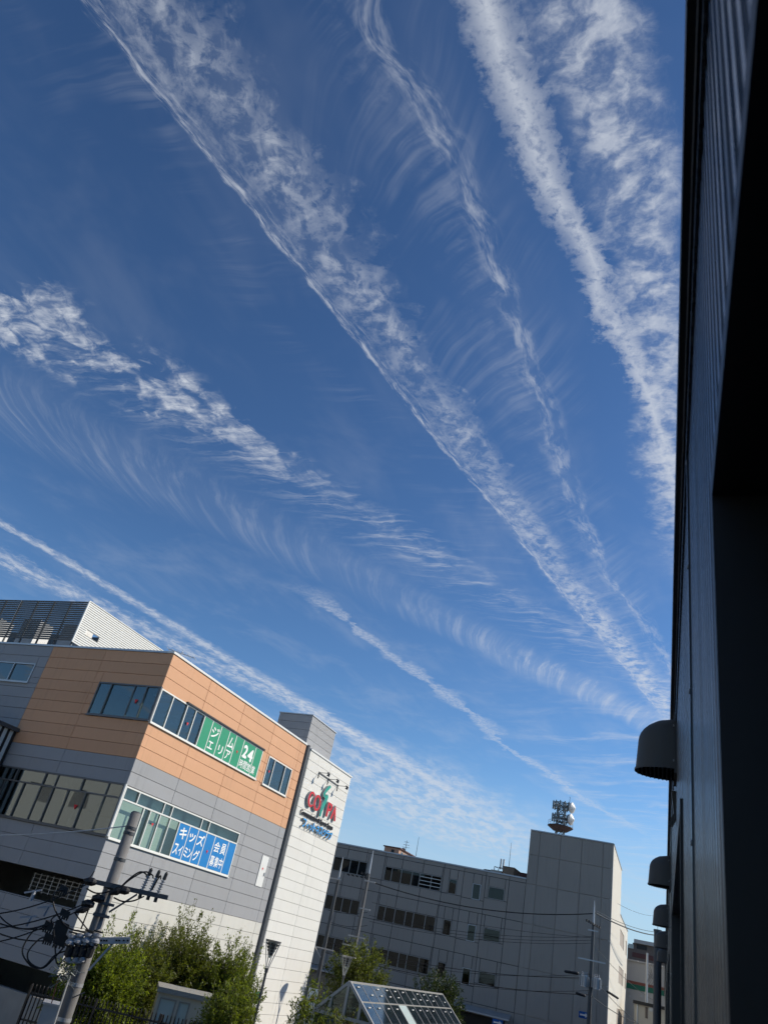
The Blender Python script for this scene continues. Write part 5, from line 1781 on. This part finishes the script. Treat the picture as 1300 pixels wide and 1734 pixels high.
# street lamps with stacked reflector rings
def make_lamp(P, label):
    top = P.z
    L_ = thing('street_lamp', (P.x, P.y, G), 0, label, 'street lamp', 'lamps with inverted cone heads')
    z0 = G
    obj('pole', MB().tube([(P.x, P.y, z0), (P.x, P.y, z0 + 1.2), (P.x, P.y, z0 + 1.25), (P.x, P.y, top - 1.05)], [0.085, 0.085, 0.06, 0.05], 14), M['darkgrey'], L_, smooth_=False)
    obj('collar', MB().cyl((P.x, P.y, top - 1.12), (P.x, P.y, top - 0.98), 0.075, 0.075, 12), M['darkgrey'], L_)
    for i in range(5):
        f_ = i / 4
        r0_ = 0.12 + 0.20 * f_
        zz = top - 0.48 + 0.44 * f_
        obj('reflector_ring', MB().lathe((P.x, P.y, zz), [(r0_ * 0.8, -0.045), (r0_, 0.03), (r0_ * 1.02, 0.045), (r0_ * 0.75, 0.03), (r0_ * 0.7, -0.03)], 20), M['darkgrey'] if i < 4 else M['galv'], L_)
    obj('lamp_core', MB().lathe((P.x, P.y, top - 0.62), [(0.03, 0.0), (0.09, 0.14), (0.20, 0.55), (0.0, 0.57)], 14), M['frosted'], L_)
    for i in range(8):
        t = 2 * math.pi * i / 8 + 0.2
        obj('strut', MB().cyl((P.x + 0.05 * math.cos(t), P.y + 0.05 * math.sin(t), top - 1.02), (P.x + 0.33 * math.cos(t), P.y + 0.33 * math.sin(t), top), 0.011, 0.011, 6), M['galv'], L_)
    return L_


make_lamp(at_d((463.5, 1592.5), 30.0), 'street lamp before the white sign tower')
make_lamp(at_d((588.6, 1619.0), 43.2), 'street lamp behind the glass canopy')

# glazed ridge canopy
gz = -0.9
ga, gb = at_z((592.3, 1663), gz), at_z((747.7, 1683.7), gz)
gd = (gb - ga); gd.z = 0
GL = gd.length
gd.normalize()
gs = Vector((gd.y, -gd.x, 0))                            # right-hand slope
can = thing('glass_canopy', (ga.x, ga.y, G), 0, 'ridged glass canopy with metal frame in the forecourt', 'canopy')
WD = 1.05
nb = 12


def cp(u, side_, f_):
    """point on a slope: f_ from ridge 0 to eave 1"""
    return Vector((ga.x, ga.y, gz)) + gd * u + gs * (side_ * WD * f_) - Zv * (WD * 0.95 * f_)


fm_ = MB().bar(cp(0, 0, 0), cp(GL, 0, 0), 0.07)
for sd_ in (-1, 1):
    for f_ in (0.47, 1.0):
        fm_.bar(cp(0, sd_, f_), cp(GL, sd_, f_), 0.05)
    for i in range(nb + 1):
        fm_.bar(cp(GL * i / nb, sd_, 0), cp(GL * i / nb, sd_, 1), 0.09 if i in (0, nb) else 0.03)
frm = obj('frame', fm_, M['canopy_alu'], can)
for sd_ in (-1, 1):
    for i in range(nb):
        for j, (f0, f1) in enumerate(((0.03, 0.46), (0.49, 0.98))):
            q = [cp(GL * i / nb + 0.05, sd_, f0), cp(GL * (i + 1) / nb - 0.05, sd_, f0), cp(GL * (i + 1) / nb - 0.05, sd_, f1), cp(GL * i / nb + 0.05, sd_, f1)]
            obj('pane', MB().slab(q, (0, 0, 0.012)), M['frosted'] if (sd_ == 1 and j == 1 and i == 4) else M['glass_roof'], can, label='whitish opaque pane' if (sd_ == 1 and j == 1 and i == 4) else None)
clip_me = MB().box(-0.11, 0.11, -0.02, 0.02, -0.01, 0.02).mesh('pane_clip')
clip_me.materials.append(M['white_metal'])
for i in range(nb):
    for f_ in (0.13, 0.30, 0.62):
        if (i * 7 + int(f_ * 100)) % 5 == 0:
            continue
        o = bpy.data.objects.new('pane_clip', clip_me)
        link(o, can)
        o.location = cp(GL * (i + 0.5) / nb, 1, f_) + Vector((0, 0, 0.03))
        o.rotation_euler = (0, 0, math.atan2(gd.y, gd.x))
for u_ in (0.0, GL):
    fg = MB()
    for f_ in (-0.5, 0.0, 0.5):
        fg.bar(cp(u_, f_, 1) * 1.0 if False else Vector((*(cp(u_, f_, 1).xy), gz - WD * 0.95)), Vector((*(cp(u_, f_, 1).xy), gz - WD * 0.95 * abs(f_))), 0.09)
    fg.bar(cp(u_, -1, 1), cp(u_, 1, 1), 0.09)
    obj('gable_frame', fg, M['canopy_alu'], can)
    q = [cp(u_, -1, 0.97), cp(u_, 1, 0.97), cp(u_, 0, 0.03)]
    obj('gable_pane', MB().slab(q, gd * 0.012), M['glass_roof'], can)
wb = MB()
for sd_ in (-1, 1):
    a_, b_ = cp(0, sd_, 1), cp(GL, sd_, 1)
    for i in range(7):
        q = a_.lerp(b_, i / 6)
        wb.bar((q.x, q.y, G), (q.x, q.y, q.z), 0.07)
    wb.bar((a_.x, a_.y, G + 0.9), (b_.x, b_.y, G + 0.9), 0.06)
obj('posts', wb, M['canopy_alu'], can)
obj('floor', MB().slab([Vector((*cp(0, -1, 1).xy, G + 0.005)), Vector((*cp(GL, -1, 1).xy, G + 0.005)), Vector((*cp(GL, 1, 1).xy, G + 0.005)), Vector((*cp(0, 1, 1).xy, G + 0.005))], Zv * 0.15), M['concrete'], can)

# notice with red drawing
q = at_d((530, 1683), 33.0)
sg = thing('notice_sign', (q.x, q.y, G), 0, 'white notice panel with red mark beside the white tower', 'sign')
obj('panel', MB().obox((q.x, q.y, q.z - 0.55), hr * 0.22, hv * 0.03, Zv * 0.75), M['white'], sg)
obj('red_mark', MB().slab([Vector((q.x, q.y, q.z)) - hv * 0.035 + hr * a + Zv * b for a, b in ((-0.16, -0.28), (0.16, -0.28), (0.12, -0.12), (0.0, -0.02), (-0.1, -0.12))], hv * -0.004), M['far_red'], sg)
obj('post', MB().cyl((q.x, q.y, G), (q.x, q.y, q.z - 1.3), 0.05, 0.05, 8), M['galv'], sg)


# ------------------------------------------------------------------ plants
def leaves(pos, dirs, L_, Wd, rs):
    """narrow folded leaves: pos (n,3), dirs (n,3); each leaf is a four-corner blade"""
    n = len(pos)
    d = dirs / np.linalg.norm(dirs, axis=1, keepdims=True)
    rnd_ = rs.normal(size=(n, 3))
    s_ = np.cross(d, rnd_)
    s_ /= np.linalg.norm(s_, axis=1, keepdims=True) + 1e-9
    ln_ = L_ * rs.uniform(0.6, 1.3, (n, 1))
    wd = Wd * rs.uniform(0.7, 1.2, (n, 1))
    mid = pos + d * ln_ * 0.45
    v_ = np.stack([pos, mid + s_ * wd * 0.5, pos + d * ln_, mid - s_ * wd * 0.5], 1).reshape(-1, 3)
    return v_


def leaf_mesh(name, v_, mat):
    n = len(v_) // 4
    me = bpy.data.meshes.new(name)
    me.vertices.add(n * 4)
    me.vertices.foreach_set('co', v_.ravel())
    me.loops.add(n * 4)
    me.loops.foreach_set('vertex_index', np.arange(n * 4))
    me.polygons.add(n)
    me.polygons.foreach_set('loop_start', np.arange(n) * 4)
    me.polygons.foreach_set('loop_total', np.full(n, 4))
    me.update()
    me.validate()
    me.materials.append(mat)
    return me


def shoot_tree(name, base, top, spread, shoots, leaf, seed, mat, label, cat='tree', group=None, upright=1.0, fill=0.25, per=70, round_=False, stem_r=0.05, lean=(0, 0)):
    """plant whose crown is built from leafy shoots springing off a few stems"""
    rs = np.random.RandomState(seed)
    base = np.array(base, float)
    H = top - base[2]
    t_ = thing(name, tuple(base), 0, label, cat, group)
    wood = MB()
    P_, D_ = [], []
    ns = 5
    stems = []
    for i in range(ns):
        a = 2 * math.pi * i / ns + rs.uniform(-0.4, 0.4)
        r_ = spread * rs.uniform(0.25, 0.55)
        p = [base + np.array([0.05 * math.cos(a), 0.05 * math.sin(a), 0]),
             base + np.array([r_ * 0.35 * math.cos(a), r_ * 0.35 * math.sin(a), H * 0.30]),
             base + np.array([r_ * math.cos(a) + lean[0] * 0.5, r_ * math.sin(a) + lean[1] * 0.5, H * rs.uniform(0.55, 0.72)])]
        wood.tube([tuple(q) for q in p], [stem_r, stem_r * 0.7, stem_r * 0.3], 7)
        stems.append(p)
    for k in range(shoots):
        st = stems[rs.randint(ns)]
        f = rs.uniform(0.0, 1.0)
        s0 = st[1] * (1 - f) + st[2] * f if rs.rand() > 0.25 else st[0] * (1 - f) + st[1] * f
        a = rs.uniform(0, 2 * math.pi)
        if round_:
            ph = math.acos(rs.uniform(-0.55, 1.0))
            rr_ = rs.uniform(0.55, 1.0) ** 0.5
            tip = base + np.array([spread * rr_ * math.sin(ph) * math.cos(a), spread * rr_ * math.sin(ph) * math.sin(a), H * (0.60 + 0.40 * rr_ * math.cos(ph))])
            tip += np.array([lean[0], lean[1], 0]) * 0.6
        else:
            r_ = spread * math.sqrt(rs.uniform(0.02, 1.0))
            hh = (1.0 - 0.30 * (r_ / spread) ** 2) * rs.uniform(fill, 1.0) ** 0.55
            hh *= rs.uniform(0.80, 1.0) if rs.rand() > 0.15 else 1.06
            tip = base + np.array([r_ * math.cos(a) + lean[0], r_ * math.sin(a) + lean[1], H * hh])
        ctrl = s0 * 0.45 + tip * 0.55
        ctrl[2] += (tip[2] - s0[2]) * (-0.12 * upright) + rs.uniform(-0.05, 0.05) * H
        n = int(per * rs.uniform(0.6, 1.2))
        tt = rs.uniform(0.18, 1.0, n)[:, None]
        c_ = (1 - tt) ** 2 * s0 + 2 * tt * (1 - tt) * ctrl + tt ** 2 * tip
        dv = 2 * (1 - tt) * (ctrl - s0) + 2 * tt * (tip - ctrl)
        dv /= np.linalg.norm(dv, axis=1, keepdims=True) + 1e-9
        sc_ = 0.11 * (1.15 - tt * 0.8)
        pos = c_ + rs.normal(size=(n, 3)) * sc_
        dirs = dv * 0.75 + rs.normal(size=(n, 3)) * 0.55 + np.array([0, 0, -0.10])
        P_.append(pos); D_.append(dirs)
        if k % 3 == 0:
            q = [s0, (1 - .5) ** 2 * s0 + 0.5 * ctrl + .25 * tip, tip]
            wood.tube([tuple(x) for x in q], [0.016, 0.010, 0.004], 4)
    v_ = leaves(np.concatenate(P_), np.concatenate(D_), leaf, leaf * 0.36, rs)
    obj('trunk', wood, M['bark'], t_, smooth_=False)
    me = leaf_mesh('crown', v_, mat)
    o = bpy.data.objects.new('crown', me)
    link(o, t_)
    return t_


def tree_at(px_, X, **k):
    p = at_x((px_[0], px_[1]), X)
    return p


tdef = [((207, 1560), -20.2, 1.75, 'leaf_a', 'bright green feathery tree nearest the utility pole', 1),
        ((262, 1570), -21.5, 1.45, 'leaf_b', 'olive feathery tree second from the utility pole', 2),
        ((330, 1541), -21.6, 1.75, 'leaf_b', 'tallest feathery tree with long tips before the grey wall', 3),
        ((395, 1580), -20.0, 1.85, 'leaf_d', 'spreading light green tree beside the white tower', 4)]
for (p_, X_, sp__, lm, lab, sd_) in tdef:
    q = at_x(p_, X_)
    shoot_tree('garden_tree', (q.x, q.y + (0.5 if sd_ == 4 else 0), G), q.z + 0.30, sp__, 420, 0.125, sd_, M[lm], lab, 'tree', 'garden trees before the fitness club', 1.0, 0.12, 110)
q = at_d((398, 1672), 25.5)
shoot_tree('garden_tree', (q.x, q.y, G), q.z + 0.35, 1.15, 170, 0.12, 8, M['leaf_d'], 'low loose tree at the right end of the guard booth', 'tree', 'garden trees before the fitness club', 0.3, 0.2, 70, True)
q = at_d((618, 1588), 47.0)
shoot_tree('street_tree', (q.x, q.y, G), q.z + 0.15, 2.25, 240, 0.17, 5, M['leaf_b'], 'round olive green street tree behind the glass canopy', 'tree', None, 0.2, 0.3, 85, True, 0.09)
q = at_d((748, 1640), 50.0)
shoot_tree('street_tree', (q.x, q.y, G), q.z + 0.1, 2.1, 210, 0.17, 6, M['leaf_c'], 'dark green street tree right of the glass canopy', 'tree', None, 0.2, 0.3, 85, True, 0.09)
for i, (pq_, dd, h_) in enumerate((((512, 1700), 24.0, 1.7), ((548, 1672), 24.5, 2.2), ((585, 1716), 23.0, 1.3), ((538, 1652), 26.5, 2.6), ((565, 1700), 22.5, 1.0))):
    q = at_d(pq_, dd)
    shoot_tree('shrub', (q.x, q.y, G), q.z + 0.25, 0.85, 75, 0.12, 20 + i, M['leaf_d' if i % 2 else 'leaf_b'], ['low shrub at the foot of the white tower', 'loose shrub left of the glass canopy', 'small bright shrub under the canopy gable', 'thin tall shrub between white tower and canopy', 'lowest bright shrub before the canopy gable'][i], 'shrub', 'shrubs left of the glass canopy', 0.8, 0.2, 60)

# ------------------------------------------------------------------ utility poles and lines before the grey office
def small_pole(name, top, base_r, label, arms, depth, brown=False):
    T_ = at_d(top, depth)
    t_ = thing(name, (T_.x, T_.y, G), 0, label, 'utility pole')
    z1 = T_.z
    obj('shaft', MB().tube([(T_.x, T_.y, G), (T_.x, T_.y, z1 - 4.0), (T_.x, T_.y, z1 - 1.6)], [base_r, base_r * 0.75, base_r * 0.55], 12), M['conc_pole'] if not brown else M['darkgrey'], t_)
    obj('spike', MB().tube([(T_.x, T_.y, z1 - 1.6), (T_.x, T_.y, z1 - 0.9), (T_.x, T_.y, z1)], [base_r * 0.5, base_r * 0.4, 0.02], 8), M['galv'], t_)
    for (dz_, w_, off_) in arms:
        obj('crossarm', MB().bar(Vector((T_.x, T_.y, z1 - dz_)) - bu * (w_ * (0.5 + off_)) + bn * 0.15, Vector((T_.x, T_.y, z1 - dz_)) + bu * (w_ * (0.5 - off_)) + bn * 0.15, 0.09), M['galv'], t_)
    return t_, T_


pA, TA = small_pole('utility_pole', (581, 1451), 0.17, 'slim utility pole nearest the white tower before the grey office', [(1.55, 0.9, -0.25), (6.0, 1.5, 0.0)], 55.0, True)
pB, TB = small_pole('utility_pole', (632, 1440), 0.16, 'utility pole with transformer above the round street tree', [(2.1, 0.8, 0.3), (3.9, 0.8, 0.3), (6.3, 1.8, 0.0), (5.7, 1.2, 0.0)], 55.0)
pC, TC = small_pole('utility_pole', (1006, 1525), 0.17, 'utility pole with transformers at the corner of the grey office', [(3.9, 1.9, 0.0), (2.0, 0.7, 0.0)], 55.0, True)


def transformer(par, c_, r_=0.28, h_=0.75):
    o = obj('transformer', MB().cyl(c_, c_ + Zv * h_, r_, r_, 14), M['galv'], par)
    fins = MB()
    for i in range(10):
        t = 2 * math.pi * i / 10
        fins.obox(c_ + Vector((math.cos(t) * (r_ + 0.03), math.sin(t) * (r_ + 0.03), h_ / 2)), Vector((math.cos(t) * 0.05, math.sin(t) * 0.05, 0)), Vector((-math.sin(t) * 0.012, math.cos(t) * 0.012, 0)), Zv * (h_ * 0.4))
    obj('fins', fins, M['galv'], o)
    b_ = MB()
    for i in range(3):
        b_.lathe(c_ + Vector((-0.15 + 0.15 * i, -0.1, h_)), [(0.03, 0), (0.06, 0.05), (0.03, 0.1), (0.05, 0.15), (0.0, 0.2)], 8)
    obj('bushings', b_, M['porcelain'], o)


transformer(pB, Vector((TB.x + 0.45, TB.y - 0.15, TB.z - 7.9)), 0.30, 0.85)
transformer(pC, Vector((TC.x - 0.42, TC.y - 0.1, TC.z - 5.6)), 0.27, 0.72)
transformer(pC, Vector((TC.x + 0.42, TC.y - 0.1, TC.z - 5.6)), 0.27, 0.72)
for i in range(7):
    z_ = TC.z - 1.5 - 0.05 * i
    obj('insulator', MB().lathe((TC.x - 0.45 + 0.15 * i, TC.y - 0.2, z_), [(0.02, 0), (0.08, 0.04), (0.04, 0.09), (0.07, 0.13), (0.02, 0.18)], 8), M['black'], pC)
for i in range(5):
    obj('insulator', MB().lathe((TB.x - 0.5 + 0.12 * i, TB.y - 0.2, TB.z - 1.75 - 0.1 * (i % 2)), [(0.02, 0), (0.09, 0.04), (0.04, 0.09), (0.08, 0.13), (0.02, 0.18)], 8), M['black'], pB)
    obj('clamp', MB().bar((TB.x - 1.6 + 0.35 * i, TB.y - 0.2, TB.z - 1.9), (TB.x - 1.4 + 0.35 * i, TB.y - 0.2, TB.z - 1.95), 0.09), M['black'], pB)
obj('lamp_arm', MB().tube([(TA.x, TA.y - 0.1, TA.z - 6.6), (TA.x - 0.45, TA.y - 0.15, TA.z - 6.2), (TA.x - 0.9, TA.y - 0.2, TA.z - 5.75), (TA.x - 1.3, TA.y - 0.2, TA.z - 5.75)], [0.035, 0.03, 0.05, 0.06], 8), M['galv'], pA)
obj('name_plate', MB().obox((TA.x - 0.2, TA.y - 0.25, TA.z - 9.2), hr * 0.13, hv * 0.02, Zv * 0.75), M['galv'], pA)
obj('name_plate', MB().obox((TA.x, TA.y - 0.25, TA.z - 10.8), hr * 0.14, hv * 0.02, Zv * 0.7), M['white'], pA)
# one-way arrow signs
for k, (p_, dd, s_) in enumerate((((988, 1719), 54.6, 0.42), ((842, 1732), 54.0, 0.42))):
    q = at_d(p_, dd)
    ow = thing('arrow_sign', (q.x, q.y, q.z), 0, ['blue arrow sign on the pole at the grey office corner', 'blue arrow sign low before the grey office garage'][k], 'road sign', 'one-way arrow signs')
    obj('plate', MB().obox(q, hr * s_, hv * 0.015, Zv * s_ * 0.5), M['sign_navy'], ow)
    ar = [(-0.8, 0.12), (0.25, 0.12), (0.25, 0.34), (0.85, 0.0), (0.25, -0.34), (0.25, -0.12), (-0.8, -0.12)]
    obj('arrow', MB().slab([q - hv * 0.018 + hr * (a * s_) + Zv * (b * s_) for a, b in ar], hv * -0.004), M['white'], ow)
    obj('bracket', MB().bar(q + hv * 0.02, q + hv * 0.06 + hr * 0.4 if k == 0 else q + hv * 0.06 - Zv * 0.6, 0.04), M['galv'], ow)


def run(a, b, da, db, sag, rad, label, cat='cable', group='cables before the grey office'):
    A_, B_ = at_d(a, da), at_d(b, db)
    return obj('overhead_cable', MB().tube(catenary(A_, B_, sag, 18), rad, 5), M['cable'], label=label, cat=cat, group=group)


W_ = 'cable strung between the pole with transformer and the corner pole'
run((628, 1493), (1003, 1547), 55, 55, 0.75, 0.035, 'thick upper cable strung from the transformer pole to the corner pole')
run((630, 1528), (1003, 1588), 55, 55, 0.35, 0.012, 'thin second cable strung from the transformer pole to the corner pole')
for i, y_ in enumerate((1586, 1592, 1597)):
    run((625, 1550 + 5 * i), (1003, y_), 55, 55, 0.5, 0.013, ['upper', 'middle', 'lower'][i] + ' of three close thin cables ending at the corner pole')
run((555, 1595), (1002, 1656), 54, 55, 0.6, 0.022, 'cable with a black closure left of the corner pole')
run((552, 1600), (1002, 1649), 54, 55, 0.8, 0.014, 'thin cable just above the closure left of the corner pole')
run((548, 1612), (1002, 1685), 54, 55, 0.5, 0.026, 'thick lower cable with a black closure near the corner pole')
run((548, 1606), (1002, 1677), 54, 55, 0.9, 0.016, 'slack cable above the thick lower cable')
run((556, 1560), (622, 1567), 55, 55, 0.2, 0.016, 'upper short cable between the two poles left of the office')
run((556, 1541), (622, 1545), 55, 55, 0.15, 0.016, 'lower short cable between the two poles left of the office')
run((1008, 1546), (1135, 1584), 55, 85, 0.5, 0.05, 'thick cable running right from the corner pole into the street')
run((1008, 1542), (1135, 1578), 55, 85, 0.5, 0.022, 'thin cable running right from the corner pole top')
run((1045, 1530), (1108, 1551), 55, 75, 0.2, 0.012, 'hair-thin cable crossing the sky right of the office')
run((1012, 1610), (1120, 1700), 55, 100, 0.5, 0.018, 'sagging cable passing the lit office side')
run((1006, 1660), (1130, 1760), 55, 80, 0.6, 0.022, 'lower cable with closure before the lit office side')
run((1002, 1688), (1140, 1745), 55, 75, 0.6, 0.030, 'thick lowest cable before the lit office side')
for k, (a, b, dd) in enumerate((((957, 1645), (977, 1648), 54.8), ((976, 1682), (989, 1686), 54.8), ((1028, 1679), (1045, 1690), 62.0))):
    A_, B_ = at_d(a, dd), at_d(b, dd)
    cl = thing('cable_closure', A_, 0, ['black cable closure left of the corner pole', 'lower black cable closure close to the corner pole', 'black cable closure before the lit office side'][k], 'cable joint', 'cable closures')
    d_ = (B_ - A_).normalized()
    obj('sleeve', MB().tube([A_ - d_ * 0.1, A_, B_, B_ + d_ * 0.1], [0.04, 0.10, 0.10, 0.04], 10), M['black'], cl)
    obj('tie', MB().cyl(A_.lerp(B_, 0.5) + Zv * 0.08, A_.lerp(B_, 0.5) + Zv * 0.16, 0.02, 0.02, 6), M['galv'], cl)

# ------------------------------------------------------------------ block across the street, seen only as a reflection in the shaded windows
ob = thing('apartment_block', (-50, -6, G), 0, 'beige block mirrored in the shaded windows of the fitness club', 'building')
OX0, OX1, OY = -85.0, -24.0, -6.0
oh = []
for fl_ in range(5):
    for i in range(12):
        xw = OX0 + 2.5 + i * 5.0
        oh.append((xw, xw + 2.4, G + 1.2 + fl_ * 3.4, G + 2.8 + fl_ * 3.4))
obj('wall', wall_mesh(Vector((0, OY, 0)), Vector((1, 0, 0)), Vector((0, 1, 0)), cells_minus(OX0, OX1, G, 12.0, oh), 0.3), M['beige_tower'], ob)
obj('body', MB().box(OX0, OX1, OY - 12, OY - 0.35, G, 11.9), M['beige_tower'], ob)
for hq in oh:
    w_ = obj('window', MB().box(hq[0], hq[1], OY - 0.22, OY - 0.16, hq[2], hq[3]), M['interior_dark'], ob)
